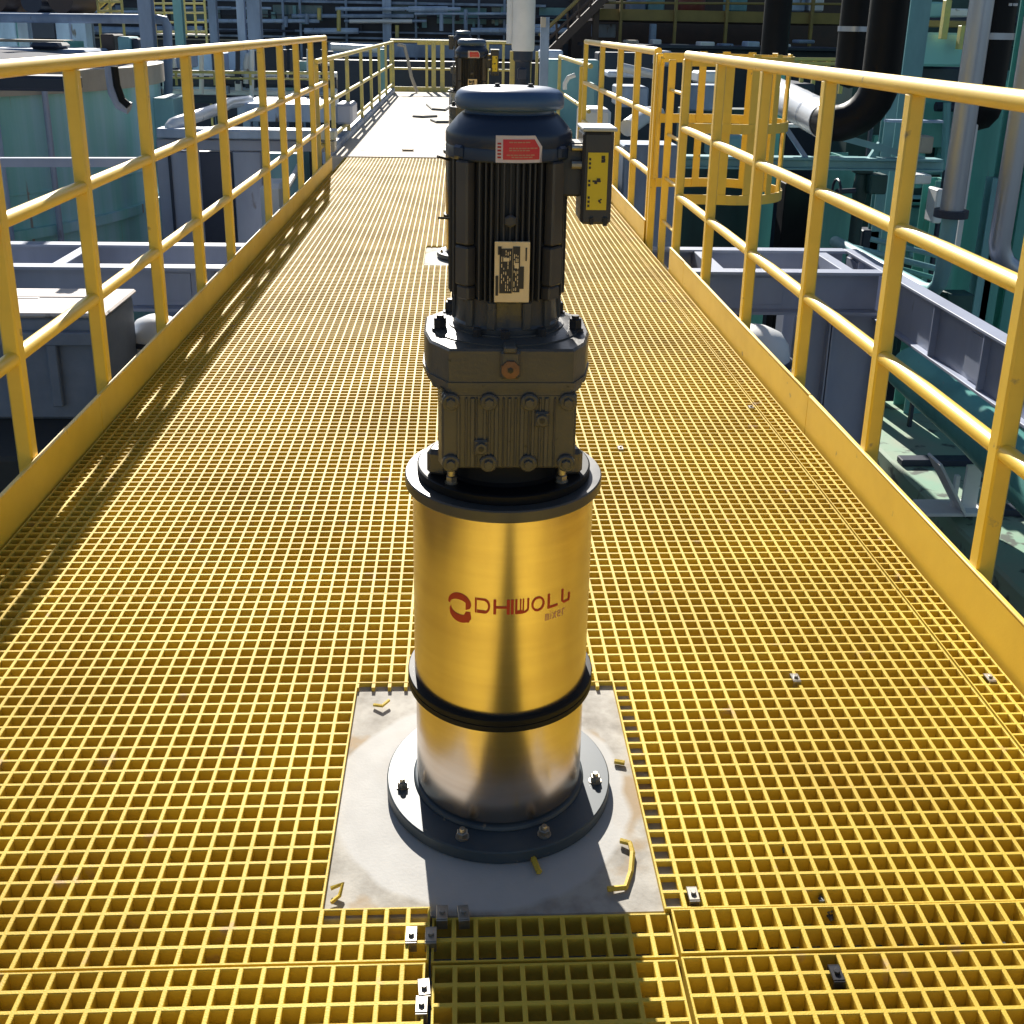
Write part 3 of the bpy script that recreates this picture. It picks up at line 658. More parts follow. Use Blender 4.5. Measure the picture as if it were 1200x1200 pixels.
def rel(mb, o): mb.v = [tuple(Vector(v) - o.location) for v in mb.v]; return mb
for y in (8.15, 9.0):
    rel(MB().b2((-9, y - .012, -.62), (3.335, y + .012, -.324)).b2((-9, y - .11, -.322), (3.335, y + .02, -.30)).b2((-9, y - .11, -.645), (3.335, y + .02, -.622)), fr).build('cross_beam', 'lav', fr, 0)
for x in (-6.0, -3.1, 2.05, 3.1): rel(MB().b2((x - .05, 8.18, -.50), (x + .05, 8.985, -.31), .004), fr).build('tie', 'lav', fr)
rel(ibeam((3.40, 9.0, -.30), (3.40, 3.0, -.30), .42, .12, stiff=8), fr).build('side_beam', 'lav', fr, 0)
for x, y, a in ((2.87, 8.2, .12), (3.18, 8.2, .2), (3.05, 9.0, .2), (-4.6, 8.4, .25), (-7.8, 8.4, .25)):
    rel(MB().b2((x - a, y - .012, GZ), (x + a, y + .012, -.66)).b2((x - a - .012, y - .1, GZ), (x - a - .001, y + .1, -.66)).b2((x + a + .001, y - .1, GZ), (x + a + .012, y + .1, -.66)), fr).build('column', 'lav', fr, 0)
bt = MB()
for y0_ in (8.95, 8.1, 6.6, 5.2):
    for dz in (.10, .2, .3):
        bt.hexbolt((3.40 - .012, y0_ - .05, -.30 - dz), .014, .012, 'x')
rel(bt, fr).build('splice_bolts', 'bolt', fr)
for y_ in (8.9, 6.55): rel(MB().b2((3.40 - .022, y_ - .16, -.66), (3.40 - .0085, y_ + .1, -.37), .002), fr).build('splice_plate', 'lav', fr)
for x in (-7.2, -4.4, -2.2, 2.45): rel(MB().b2((x - .12, 8.128, -.58), (x + .12, 8.1375, -.36), .002), fr).build('splice_plate', 'lav', fr)
us = empty('walkway_stringers', (0, 5, -.2), 'dark steel stringers carrying the grating under the walkway', 'stringers')
for x in (-1.30, -.45, .55, 1.30): rel(ibeam((x, -1, -.045), (x, 25.4 if abs(x) > 1 else 12.6, -.045) , .24, .1), us).build('stringer', 'bdark', us, 0) if abs(x) < 1 else rel(ibeam((x, -1, -.045), (x, 12.62, -.045), .24, .1), us).build('stringer', 'bdark', us, 0)
for y in (.2, 1.42, 3.9, 6.3, 11.2): rel(ibeam((-1.2, y, -.30), (1.2, y, -.30), .2, .1), us).build('cross_member', 'bdark', us, 0)

# ------------------------------------------------------------------ pixel helpers (real depth, real size)
def bx(x0, y0, x1, y1, Y, d, b=.01, zb=None):
    """box whose front face stands at distance Y and covers this part of the photograph"""
    ym, xm = (y0 + y1) / 2, (x0 + x1) / 2
    l, r = at(x0, ym, Y), at(x1, ym, Y); t, u = at(xm, y0, Y), at(xm, y1, Y)
    return MB().b2((l.x, Y, u.z if zb is None else zb), (r.x, Y + d, t.z), b)
def thing(mb, name, m, label, cat, group=None, smooth=30): return tag(mb.build(name, m, None, smooth), label, cat, group)
def pp(pts): return [at(*p) for p in pts]

# ---- left side
t0 = empty('storage_tank', (-7.75, 13.2, GZ), 'large round pale green storage tank left of the walkway', 'tank')
r0 = 4.05
tz = .86 - GZ
MB().lathe([(r0, 0), (r0, tz)], n=128).build('shell', 'tank', t0)
sm = MB()
for z in (1.1, 2.2, 3.25, 4.3): sm.lathe([(r0 + .001, z - .014), (r0 + .008, z - .01), (r0 + .008, z + .01), (r0 + .001, z + .014)], n=128)
sm.build('weld_seams', 'tank', t0)
MB().lathe([(r0 - .01, tz - .1), (r0 + .06, tz - .1), (r0 + .06, tz + .12), (r0 - .01, tz + .12)], n=128).build('rim', 'tan', t0)
MB().lathe([(r0 + .02, tz + .11), (r0 * .5, tz + .25), (0, tz + .32)], n=96).build('roof', 'roof', t0)
random.seed(3)
for a_, r_ in ((52, .05), (60, .03), (30, .06), (14, .04), (-12, .05)):
    s2, c2 = math.sin(R_(a_)) * (r0 + .12), -math.cos(R_(a_)) * (r0 + .12)
    MB().tube([(s2, c2, tz + .15), (s2, c2, .2)], r_, 12).build('drop_pipe', random.choice(['bpale', 'tealb', 'lav']), t0)
for z in (1.9, 3.9): MB().lathe([(r0 + .01, z - .05), (r0 + .07, z - .05), (r0 + .07, z + .05), (r0 + .01, z + .05)], n=128).build('stiffener_ring', 'tank', t0)
nz = MB()
for x in (-1.2, .9): nz.lathe([(.22, tz + .15), (.22, tz + .5), (.30, tz + .5), (.30, tz + .56), (0, tz + .56)], (x, -2.6, 0), 24)
nz.build('nozzle', 'bgrey', t0)
thing(bx(-120, 88, 82, 106, 8.75, .3, .02), 'cable_tray', 'bdark', 'dark tray along the top left of the storage tank', 'tray') 
P_ = pp([(-60, 190, 8.75), (60, 190, 8.75), (168, 190, 8.75)])
thing(MB().tube(P_, .05, 4), 'pipe_bridge', 'lav', 'pale lavender bar crossing in front of the storage tank', 'beam')
# drain hose running down beside the tank
thing(MB().tube(pp([(130, 70, 8.8), (131, 88, 8.8), (134, 108, 8.8), (141, 122, 8.8), (152, 127, 8.8)]), .05, 12), 'drain_pipe', 'lav', 'lavender drain pipe bending down at the right side of the storage tank', 'pipe')
thing(MB().tube(pp([(134, 78, 8.7), (137, 100, 8.7), (143, 117, 8.7), (151, 124, 8.7)]), .028, 10), 'black_hose', 'black', 'black hose bending down beside the lavender drain pipe', 'hose')
# grey bin with a dirty pale lid
bn = empty('waste_bin', at(40, 490, 6.2), 'weathered grey steel bin with a pale dirty lid, left below the walkway', 'bin')
c_ = at(-120, 372, 6.2); d_ = at(122, 372, 6.2); zt_, zb_ = d_.z, at(122, 492, 6.2).z
rel(MB().b2((c_.x, 6.2, zb_), (d_.x, 6.78, zt_), .02), bn).build('bin_body', 'bin', bn)
rel(MB().b2((c_.x - .02, 6.17, zt_ + .001), (d_.x + .02, 6.8, zt_ + .03), .012), bn).build('lid', 'binl', bn)
rbs = MB()
for k in range(5):
    x_ = c_.x + (d_.x - c_.x) * (k + .4) / 4.6; rbs.b2((x_ - .03, 6.15, zb_ + .1), (x_ + .03, 6.199, zt_ - .1), .006)
rbs.b2((c_.x, 6.14, zt_ - .16), (d_.x, 6.199, zt_ - .08), .006)
rel(rbs, bn).build('ribs', 'bin', bn)
mm = MB(); mm.b2((c_.x - .3, 5.6, GZ), (d_.x + 1.0, 8.0, zb_ - .002), .02); thing(mm, 'plinth', 'ground', 'dark plinth under the grey steel bin', 'plinth')
thing(MB().box(at(62, 349, 6.62), (.5, .16, .05), .015).box(at(22, 352, 6.6), (.34, .2, .07), .02), 'scrap_sheet', 'binl', 'pale scrap lying on the far side of the bin lid', 'scrap')
def dome(px, py, Y, r, label):
    c = at(px, py, Y); o = empty('motor_cover', (c.x, c.y, c.z - r), label, 'cover', 'white equipment covers beside the toe boards')
    MB().lathe([(r, -.6 * r), (r * 1.0, r * .75), (r * .93, r * 1.15), (r * .72, r * 1.45), (r * .35, r * 1.62), (0, r * 1.66)], n=40).build('hood', 'white', o, 40)
    MB().lathe([(r * 1.06, r * .55), (r * 1.08, r * .58), (r * 1.08, r * .72), (r * 1.06, r * .75)], n=40).build('band', 'bdark', o)
    MB().b2((-r * 1.3, -r * 1.2, GZ - (c.z - r)), (r * 1.3, r * 1.2, -.61 * r), .02).build('pedestal', 'bdark', o)
    return o
dome(183, 388, 6.9, .17, 'white rounded motor cover beside the left toe board')
dome(884, 408, 6.2, .22, 'white rounded motor cover beside the right toe board')
# duct frame and lavender panels beyond the tank
df = empty('pipe_support', at(240, 290, 12.0), 'pale blue grey portal of beams and wide columns left of the walkway', 'steel frame')
rel(bx(183, 152, 392, 163, 12.0, .3), df).build('top_beam', 'bpale', df); rel(bx(183, 164, 392, 177, 12.1, .2), df).build('lower_beam', 'lav', df)
rel(bx(187, 178, 232, 300, 12.1, .25, zb=GZ), df).build('column', 'lav', df); rel(bx(276, 178, 308, 300, 12.1, .25, zb=GZ), df).build('column', 'lav', df)
rel(bx(201, 178, 204, 300, 12.07, .02, 0, zb=GZ), df).build('gap_strip', 'bdark', df)
thing(bx(233, 178, 276, 330, 13.2, .6, zb=GZ), 'recess_shade_panel', 'bdark', 'dark panel standing in for the shaded opening between the two pale portal columns', 'panel')  # shade of the open portal bay, put in as a dark panel
thing(bx(310, 180, 352, 300, 13.6, 1.0, zb=GZ), 'cabinet', 'tealb', 'teal grey cabinet between the portal and the left guard rail', 'cabinet')
thing(bx(304, 216, 332, 238, 11.3, .5, .05, zb=GZ), 'equipment_box', 'white', 'white equipment box low beside the far part of the left toe board', 'box')
thing(MB().tube(pp([(335, 222, 11.0), (348, 200, 11.6), (352, 192, 12.0)]), .035, 10), 'white_pipe', 'white', 'white pipe slanting behind the far left guard rail', 'pipe')
thing(MB().tube(pp([(200, 153, 12.14), (200.3, 149, 12.14), (203, 145.5, 12.18), (209, 143, 12.24), (228, 137, 12.5), (258, 127, 13.5), (268, 121, 14.2), (292, 118, 15.0)]), .07, 14), 'insulated_pipe', 'ins', 'white insulated pipe bending away above the pale portal', 'pipe')
thing(bx(278, 122, 384, 143, 14.6, 1.4), 'duct', 'bpale', 'pale blue box duct above the portal beam', 'duct')
thing(bx(180, 115, 204, 150, 13.0, .8, zb=-1), 'cabinet', 'tealb', 'grey green cabinet right of the storage tank', 'cabinet')
lp = [(88, .06, 'white', 'uppermost pale pipe of the low pipe rack behind the left guard rail'), (96, .10, 'bdark', 'thick dark pipe of the low pipe rack, under the uppermost pale one'), (103, .06, 'bpale', 'thin blue grey pipe in the middle of the low pipe rack'), (109, .07, 'white', 'pale pipe of the low pipe rack, second from the bottom'), (116, .08, 'bdark', 'lowest dark pipe of the low pipe rack')]
for i, (y, r, m_, lb) in enumerate(lp):
    thing(MB().tube(pp([(178, y - 1.5, 17 + i * .12), (300, y, 17 + i * .12), (520, y + 2, 17.2 + i * .12)]) if False else pp([(150, y - 2, 17), (395, y + 1, 17)]), r, 10), 'rack_pipe', m_, lb, 'pipe', 'pipes of the low pipe rack')
rk = empty('low_pipe_rack', at(290, 130, 17.2), 'dark steel rack carrying the low pipes behind the left guard rail', 'pipe rack')
for x in (160, 205, 250, 300, 345, 385): rel(bx(x, 60, x + 6, 130, 17.15, .12, .004, zb=GZ), rk).build('column', 'bdark', rk)
for y in (84, 100, 113): rel(bx(150, y, 395, y + 3, 17.12, .03, 0), rk).build('bearer', 'bgrey', rk)
random.seed(9)
for k in range(22):
    x = random.uniform(180, 385); y = random.uniform(60, 118)
    rel(bx(x, y, x + random.uniform(4, 16), y + random.uniform(3, 12), 16.75 + random.uniform(0, .15), .15, .01), rk).build('fitting', random.choice(['bdark', 'bgrey', 'bpale', 'tealb', 'bdark', 'white']), rk)
for k in range(9):
    x = random.uniform(180, 385); rel(MB().tube(pp([(x, 58, 16.7), (x, random.uniform(88, 125), 16.7)]), .035, 8), rk).build('riser', random.choice(['bdark', 'bgrey', 'white']), rk)
yr = empty('access_railing', at(290, 90, 16.4), 'thin yellow access railing in front of the low pipe rack', 'railing')
rel(MB().tube(pp([(196, 84, 16.4), (388, 86, 16.4)]), .022, 8), yr).build('top_rail', 'railfar', yr); rel(MB().tube(pp([(196, 91, 16.4), (388, 93, 16.4)]), .016, 8), yr).build('mid_rail', 'railfar', yr)
for x in (205, 250, 292, 330, 366): rel(bx(x, 84, x + 2.5, 100, 16.4, .03, 0), yr).build('post', 'railfar', yr)
thing(bx(225, 62, 262, 92, 18.5, 1.2), 'cabinet', 'bpale', 'pale blue cabinet behind the low pipe rack, left one', 'cabinet')
thing(bx(268, 58, 292, 92, 18.5, 1.2), 'cabinet', 'bgrey', 'blue grey cabinet behind the low pipe rack, right one', 'cabinet')
thing(MB().tube(pp([(289, 98, 16.8), (289, 72, 16.8), (291, 65, 16.8), (296, 64, 16.8)]), .05, 10), 'vent_pipe', 'white', 'white goose neck vent pipe behind the left guard rail', 'pipe')

# upper left: pipe rack, panels and drums in front of a dark blue building
thing(MB().tube(pp([(-80, 20, 15.5), (185, 22.5, 15.5), (193, 24, 15.5), (196, 30, 15.5), (197, 60, 15.5), (197, 130, 15.5)]), .062, 14), 'overhead_pipe', 'bgrey', 'blue grey pipe running level across the upper left and turning down', 'pipe')
thing(bx(-80, 14, 98, 19, 16.4, .5, .005), 'shelf_beam', 'bgrey', 'grey beam carrying the dark drums at the upper left', 'beam')
for x0, x1, y1, m_, lb in ((-20, 22, 13, 'brown', 'dark drum on the shelf beam, leftmost'), (34, 60, 13.5, 'bdark', 'blue black drum on the shelf beam, second from the left'), (65, 96, 13.5, 'brown', 'reddish brown drum on the shelf beam beside the wide column')):
    a, b_ = at(x0, y1, 16.7), at(x1, y1, 16.7); r = (b_.x - a.x) / 2
    thing(MB().tube([(a.x + r, 16.4 + .0, a.z + r * .8), (a.x + r, 16.5, a.z + r * .8), (a.x + r, 17.5, a.z + r * .8)], [r * .92, r, r], 24), 'drum', m_, lb, 'drum', 'drums on the shelf beam')
cols = [(20, 32, 'bpale', 'pale column at the far left of the upper pipe rack'), (100, 107, 'bgrey', 'slim blue grey column right of the drums'), (163, 178, 'bgrey', 'wide blue grey column in front of the overhead pipe bend'), (204, 214, 'tealb', 'grey green column right of the overhead pipe bend'), (245, 254, 'bgrey', 'blue grey column left of the dark building corner'), (278, 287, 'bpale', 'pale slim column of the upper rack, left of the broad one'), (290, 305, 'bgrey', 'broad blue grey column of the upper rack, farthest right')]
for x0, x1, m_, lb in cols:
    l, r = at(x0, 30, 16.0), at(x1, 30, 16.0)
    Y_ = 15.2 if x0 == 163 else 18.0
    l, r = at(x0, 30, Y_), at(x1, 30, Y_); wd = r.x - l.x
    thing(MB().b2((l.x, Y_, GZ), (r.x, Y_ + .02, 4)).b2((l.x, Y_ + wd, GZ), (r.x, Y_ + wd + .02, 4)).b2(((l.x + r.x) / 2 - .01, Y_ + .021, GZ), ((l.x + r.x) / 2 + .01, Y_ + wd - .001, 4)), 'rack_column', m_, lb, 'column', 'columns of the upper pipe rack', 0)
for x0, y0, x1, y1, m_, lb in ((-60, 22, 18, 46, 'bpale', 'pale blue wall panel below the overhead pipe, leftmost'), (20, 22, 32, 52, 'teal', 'narrow teal panel below the overhead pipe'), (66, 24, 82, 58, 'bpale', 'tall pale blue panel below the overhead pipe, left of two'), (84, 24, 101, 58, 'bpale', 'tall pale blue panel below the overhead pipe, right of two'), (33, 24, 64, 45, 'bdark', 'dark panel painted as the shaded opening between the narrow teal panel and tall pale panels')):  # the bdark entry paints the shade of an opening onto a panel
    thing(bx(x0, y0, x1, y1, 19.0, .25, .01, zb=GZ if y1 > 45 else None), 'metal_cladding', m_, lb, 'cladding', 'panels below the overhead pipe')
thing(bx(-60, 46, 75, 49, 16.9, .4, .004), 'pipe_tray', 'tan', 'tan tray under the panels at the upper left', 'tray')
thing(bx(-60, 57, 100, 66, 15.0, 1.0, .03), 'duct', 'bgrey', 'grey duct just above the long guard rail at the upper left', 'duct')
thing(bx(34, 50, 68, 58, 14.9, .5, .04), 'equipment_box', 'bdark', 'dark box on the grey duct at the upper left', 'box')
thing(MB().lathe([(.0, 0), (.14, 0), (.14, .12), (.0, .13)], at(87, 58, 16.5), 16), 'bucket', 'teal', 'small teal pail standing right of the dark box', 'pail')
def scaff(x0, x1, y0, y1, Y, label, diag=True):
    o = empty('scaffold_frame', at((x0 + x1) / 2, y1, Y), label, 'scaffold', 'yellow access frames at the upper left')
    n = max(2, int((x1 - x0) / 12) + 1)
    for i in range(n):
        x = x0 + (x1 - x0) * i / (n - 1)
        for dY in (0, 1.0): rel(bx(x - 1, y0, x + 1.2, y1, Y + dY, .05, 0, zb=GZ if i in (0, n - 1) else None), o).build('upright', 'railfar', o)
    for y in range(int(y0) + 3, int(y1), 11): rel(MB().tube(pp([(x0, y, Y), (x1, y, Y)]), .018, 6), o).build('rail', 'railfar', o)
    if diag: rel(MB().tube(pp([(x0, y1 - 2, Y + .5), (x1, y0 + 6, Y + .5)]), .03, 6).tube(pp([(x0, y1 - 12, Y + .5), (x1, y0 - 4, Y + .5)]), .03, 6), o).build('brace', 'railfar', o)
    rel(bx(x0 - 2, y1 - 4, x1 + 2, y1 - 2, Y - .02, 1.1, 0), o).build('landing', 'tan', o)
scaff(114, 142, -12, 22, 17.0, 'yellow braced access frame above the overhead pipe')
scaff(180, 240, -10, 44, 20.0, 'yellow access frame between the overhead pipe bend and the blue grey column', False)
for x0, y0, x1, y1, Y, m_, lb in ((118, 40, 134, 60, 16.0, 'brown', 'brown box under the overhead pipe, left of the green one'), (138, 43, 152, 62, 15.8, 'tealb', 'grey green box under the overhead pipe'), (154, 45, 162, 60, 15.9, 'bdark', 'dark box beside the wide blue grey column'), (206, 60, 222, 80, 15.0, 'bgrey', 'blue grey box behind the long guard rail below the overhead pipe bend')):
    thing(bx(x0, y0, x1, y1, Y, .5, .02, zb=None), 'equipment_box', m_, lb, 'box', 'boxes along the upper left plant')
thing(bx(106, 62, 196, 68, 15.6, .9, .01), 'platform_deck', 'bgrey', 'grey platform deck under the boxes of the upper left plant', 'platform')

# far dark blue building
fb = empty('plant_building', (0, 34, GZ), 'long dark blue industrial building across the far background', 'building')
rel(MB().b2((-40, 34, GZ), (6.5, 44, 3.1)), fb).build('wall', 'bdark', fb, 0)
wx = -310
i = 0
while wx < 640:
    wd = random.choice([34, 46, 58])
    y0_ = random.choice([2, 6, 9]); y1_ = random.choice([20, 24, 28])
    rel(bx(wx, y0_, wx + wd, y1_, 33.9, .06, .0), fb).build('window', random.choice(['glass', 'glass', 'bgrey', 'tealb', 'bdark']), fb, 0)
    wx += wd + random.choice([6, 12, 22])
for y, h, m_ in ((31.5, 2, 'bgrey'), (38.5, 2.4, 'bgrey'), (44, 1.6, 'tan'), (-4, 3, 'bgrey'), (13.5, 1, 'bdark')): rel(bx(-330, y, 640, y + h, 33.6, .25, 0), fb).build('ledge', m_, fb, 0)
for x in (404, 590, 350, 330, 486, 530, 560): rel(bx(x, -40, x + 2.5, 60, 33.45, .1, 0, zb=GZ), fb).build('downpipe', 'bgrey', fb, 0)
rel(bx(448, -40, 458, 60, 33.3, .3, 0, zb=GZ), fb).build('pilaster', 'bpale', fb, 0)
for k in range(44):
    x = random.uniform(-300, 640); y = random.uniform(6, 30); rel(bx(x, y, x + random.uniform(2, 6), y + random.uniform(6, 16), 33.75, .1, 0), fb).build('fitting', random.choice(['bdark', 'bgrey', 'bdark', 'tealb']), fb, 0)
random.seed(31)
for k in range(26):
    y = random.uniform(6, 44); x = random.uniform(-300, 600); L_ = random.uniform(40, 160); rel(MB().tube(pp([(x, y, 33.2), (x + L_, y, 33.2)]), random.choice([.04, .06, .09]), 8), fb).build('pipe_run', random.choice(['bgrey', 'bpale', 'bdark', 'tealb', 'white']), fb)
for k in range(18):
    x = random.uniform(-300, 620); y = random.uniform(4, 30); rel(MB().tube(pp([(x, y, 33.1), (x, y + random.uniform(10, 26), 33.1)]), .06, 8), fb).build('pipe_run', random.choice(['bgrey', 'bpale', 'railfar', 'tan']), fb)
thing(bx(385, 52, 640, 68, 31, .5, .01), 'pipe_gantry', 'bgrey', 'blue grey gantry beam behind the far end railing', 'beam')
thing(bx(380, 72, 640, 180, 29, .5, .01, zb=GZ), 'retaining_wall', 'bdark', 'dark wall below the gantry beam behind the far end railing', 'wall')
thing(MB().tube(pp([(388, 55, 27), (450, 58, 27)]), .09, 10), 'white_pipe', 'white', 'white pipe above the low weathered railing on the left of the slab', 'pipe')
thing(bx(393, 122, 413, 146, 14.4, .7, .03), 'equipment_box', 'lav', 'lavender box behind the low weathered railing', 'box')
thing(bx(445, 58, 452, 120, 26.5, .2, .01, zb=GZ), 'pole', 'tealb', 'grey green pole at the far left corner of the slab', 'pole')
thing(MB().tube(pp([(466, 52, 25.0), (474, 54, 25.0), (478, 70, 25.0), (482, 90, 25.0), (489, 108, 25.0)]), .04, 8), 'hanging_hose', 'tan', 'pale hose hanging over the far end railing', 'hose')

# white vessel on a dark stand, right of the far motor
vs_ = empty('white_vessel', at(617, 105, 16.0), 'tall pale blue white vessel on a dark stand behind the near motor', 'vessel')
a, b_ = at(600, 30, 16), at(627, 30, 16); r = (b_.x - a.x) / 2; cx_ = (a.x + b_.x) / 2; zb_ = at(617, 60, 16).z
rel(MB().lathe([(r * .9, zb_), (r, zb_ + .04), (r, zb_ + 3.2), (r * .8, zb_ + 3.4), (0, zb_ + 3.5)], (cx_, 16, 0), 40), vs_).build('body', 'white', vs_)
rel(MB().tube([(cx_ - r - .03, 16, zb_ + .1), (cx_ - r - .03, 16, zb_ + 3)], .05, 10), vs_).build('side_pipe', 'white', vs_)
rel(MB().lathe([(r * .7, 0.01), (r * .7, zb_ - .15), (r * .85, zb_ - .12), (r * .85, zb_ - .002)], (cx_, 16, 0), 24).box((cx_ + .03, 15.75, .5), (.2, .2, .35), .03).box((cx_ - .02, 15.72, .85), (.14, .14, .16), .02), vs_).build('stand', 'bdark', vs_)
rel(MB().b2((a.x - .02, 16.0, 0.01), (a.x + .05, 16.06, zb_)).b2((a.x + .10, 16.0, 0.01), (a.x + .15, 16.06, zb_)), vs_).build('leg', 'railfar', vs_)
rel(MB().b2((b_.x + .02, 16.0, 0.01), (b_.x + .06, 16.06, zb_)), vs_).build('leg', 'railfar', vs_)
thing(bx(633, 20, 643, 120, 17.5, .12, .005, zb=GZ), 'pole', 'bgrey', 'blue grey post right of the white vessel', 'pole')
thing(bx(634, 20, 640, 32, 17.35, .1, .005), 'junction_box', 'tan', 'tan box mounted on the blue grey post right of the white vessel', 'box')
thing(bx(633, 59, 660, 68, 18, .5, .02), 'duct', 'bpale', 'pale blue duct right of the white vessel', 'duct')
thing(MB().tube(pp([(662, 105, 14.5), (662, 98, 14.5), (666, 91, 14.5), (674, 88, 14.5)]), .03, 10), 'bent_conduit', 'white', 'thin white conduit bending towards the short right guard rail', 'pipe')

# ---- right side: brown stairs and ochre platform
stz = empty('staircase', at(650, 62, 26), 'dark brown open steel staircase rising to the right beyond the white vessel', 'stairs')
def dg(x0, y0, x1, y1, Y, r): return MB().tube(pp([(x0, y0, Y), (x1, y1, Y)]), r, 6)
for Y in (26, 27.2):
    rel(MB().tube(pp([(634, 72, Y), (716, -10, Y)]), .13, 4), stz).build('stringer', 'brown', stz, 0)
    rel(dg(632, 42, 690, -12, Y, .045), stz).build('handrail', 'ochre', stz); rel(dg(634, 54, 704, -12, Y, .035), stz).build('mid_rail', 'brown', stz)
    for k in range(5):
        x = 640 + k * 13; y = 62 - k * 13; rel(MB().tube(pp([(x, y, Y), (x - 1, y - 24, Y)]), .03, 6), stz).build('baluster', 'brown', stz)
for k in range(13):
    x = 636 + k * 6; y = 69 - k * 6; c = at(x, y, 26.05); rel(MB().b2((c.x, 26.1, c.z), (c.x + .24, 27.1, c.z + .04)), stz).build('step', 'brown', stz)
rel(bx(695, -10, 702, 70, 26.3, .2, 0, zb=GZ), stz).build('post', 'brown', stz)
pf = empty('raised_platform', at(850, 30, 27), 'ochre edged raised steel platform along the upper right background', 'platform')
rel(bx(700, 13, 1010, 26, 27, .1, 0), pf).build('edge_beam', 'ochre', pf, 0)
a, b_ = at(700, 14, 27), at(1010, 14, 27); rel(MB().b2((a.x, 27.12, a.z - .2), (b_.x, 32, a.z - .05)), pf).build('deck', 'brown', pf, 0)
for x in (726, 790, 850, 905, 950): rel(bx(x, -8, x + 3.2, 60, 26.85, .12, 0, zb=GZ), pf).build('post', 'ochre', pf, 0)
for y in (3, -5): rel(dg(700, y, 1010, y + 2, 26.9, .03), pf).build('handrail', 'ochre', pf)
rel(MB().b2((a.x, 33, GZ), (b_.x + 6, 40, 9)), pf).build('back_wall', 'brown', pf, 0)
def drum_v(x0, x1, yt, yb, Y, m_, name, label, cat):
    l, r = at(x0, yb, Y), at(x1, yb, Y); rr = (r.x - l.x) / 2; h = at(x0, yt, Y).z - l.z
    return thing(MB().lathe([(0, 0), (rr * .96, 0), (rr, .03), (rr, h * .33), (rr * 1.03, h * .35), (rr, h * .37), (rr, h * .66), (rr * 1.03, h * .68), (rr, h * .7), (rr, h - .03), (rr * .95, h), (0, h)], (l.x + rr, Y + rr, l.z), 28), name, m_, label, cat)
drum_v(797, 829, -14, 13.5, 27.6, 'drum', 'drum', 'faded red drum standing on the ochre platform', 'drum')
for x0, y0, x1, m_, lb in ((705, -8, 722, 'tan', 'tan cabinet on the ochre platform beside the staircase'), (738, 0, 757, 'bgrey', 'blue grey cabinet on the ochre platform, left of the teal one'), (760, -2, 779, 'tealb', 'teal grey cabinet on the ochre platform next to the white frame'), (856, -6, 876, 'tealb', 'teal grey cabinet on the ochre platform right of the red drum'), (926, -8, 944, 'bpale', 'pale cabinet on the ochre platform between the black pipes'), (949, -8, 966, 'white', 'white cabinet on the ochre platform between the black pipes')):
    thing(bx(x0, y0, x1, 13.5, 28.2, .8, .03), 'cabinet', m_, lb, 'cabinet', 'cabinets on the ochre platform')
thing(bx(698, 28, 722, 44, 29.5, 1, .02), 'equipment_box', 'bgrey', 'blue grey box in the dark under the ochre platform beside the stairs', 'box')
thing(bx(762, 28, 769, 56, 26.2, .2, .01, zb=GZ), 'pole', 'bgrey', 'blue grey pole under the ochre platform', 'pole')
random.seed(21)
for k in range(9):
    x = 700 + k * 30 + random.uniform(-6, 6); y = random.uniform(42, 52)
    thing(bx(x, y, x + random.uniform(8, 22), y + random.uniform(3, 9), 25 + random.uniform(-.6, .6), .5, .02), 'sheet_stack', random.choice(['white', 'bpale', 'tan', 'bgrey']), 'small pale stack of sheets on the bench under the ochre platform', 'stack', 'pale stacks under the ochre platform')
thing(bx(690, 54, 1000, 58, 24.3, 2.4, .01), 'bench', 'bdark', 'long dark bench under the ochre platform', 'bench')
thing(bx(690, 58, 1000, 120, 24.6, 1.6, .01, zb=GZ), 'bench_wall', 'bdark', 'dark base wall below the long bench', 'wall')
thing(bx(774, 60, 788, 78, 19, .8, .03), 'cabinet', 'lav', 'lavender cabinet seen between the short guard rail and the ladder cage', 'cabinet')

# between the short rail posts
thing(bx(712, 84, 776, 91, 14.8, .6, .02), 'duct', 'bpale', 'pale blue duct seen through the short right guard rail', 'duct')
thing(MB().tube(pp([(724, 78, 14.5), (770, 88, 14.5)]), .06, 12), 'white_pipe', 'white', 'white pipe above the pale blue duct behind the short right guard rail', 'pipe')
thing(bx(682, 128, 716, 168, 13.6, .7, .04, zb=-1.5), 'equipment_box', 'white', 'white box behind the terminal box and the short guard rail', 'box')
thing(bx(686, 98, 698, 128, 15.5, .5, .02), 'cabinet', 'tealb', 'teal cabinet behind the far end of the short right guard rail', 'cabinet')
thing(bx(726, 102, 760, 126, 15.0, .8, .02), 'cabinet', 'bgrey', 'blue grey cabinet under the pale duct behind the short guard rail', 'cabinet')
thing(MB().tube(pp([(735, 150, 12.4), (756, 135, 12.8), (770, 134, 13.2)]), .10, 14), 'insulated_pipe', 'ins', 'short white insulated pipe behind the short right guard rail', 'pipe')
thing(bx(728, 170, 792, 300, 11.4, .5, .02, zb=GZ), 'blue_cladding', 'bgrey', 'blue grey panel behind the opening beside the ladder cage', 'panel')
thing(bx(640, 70, 700, 190, 19.5, .6, .02, zb=GZ), 'metal_cladding', 'tealb', 'grey teal wall panel beyond the right edge of the pale slab', 'panel')
thing(bx(700, 62, 800, 130, 20.5, .6, .02, zb=GZ), 'metal_cladding', 'bdark', 'dark wall panel behind the short right guard rail', 'panel')

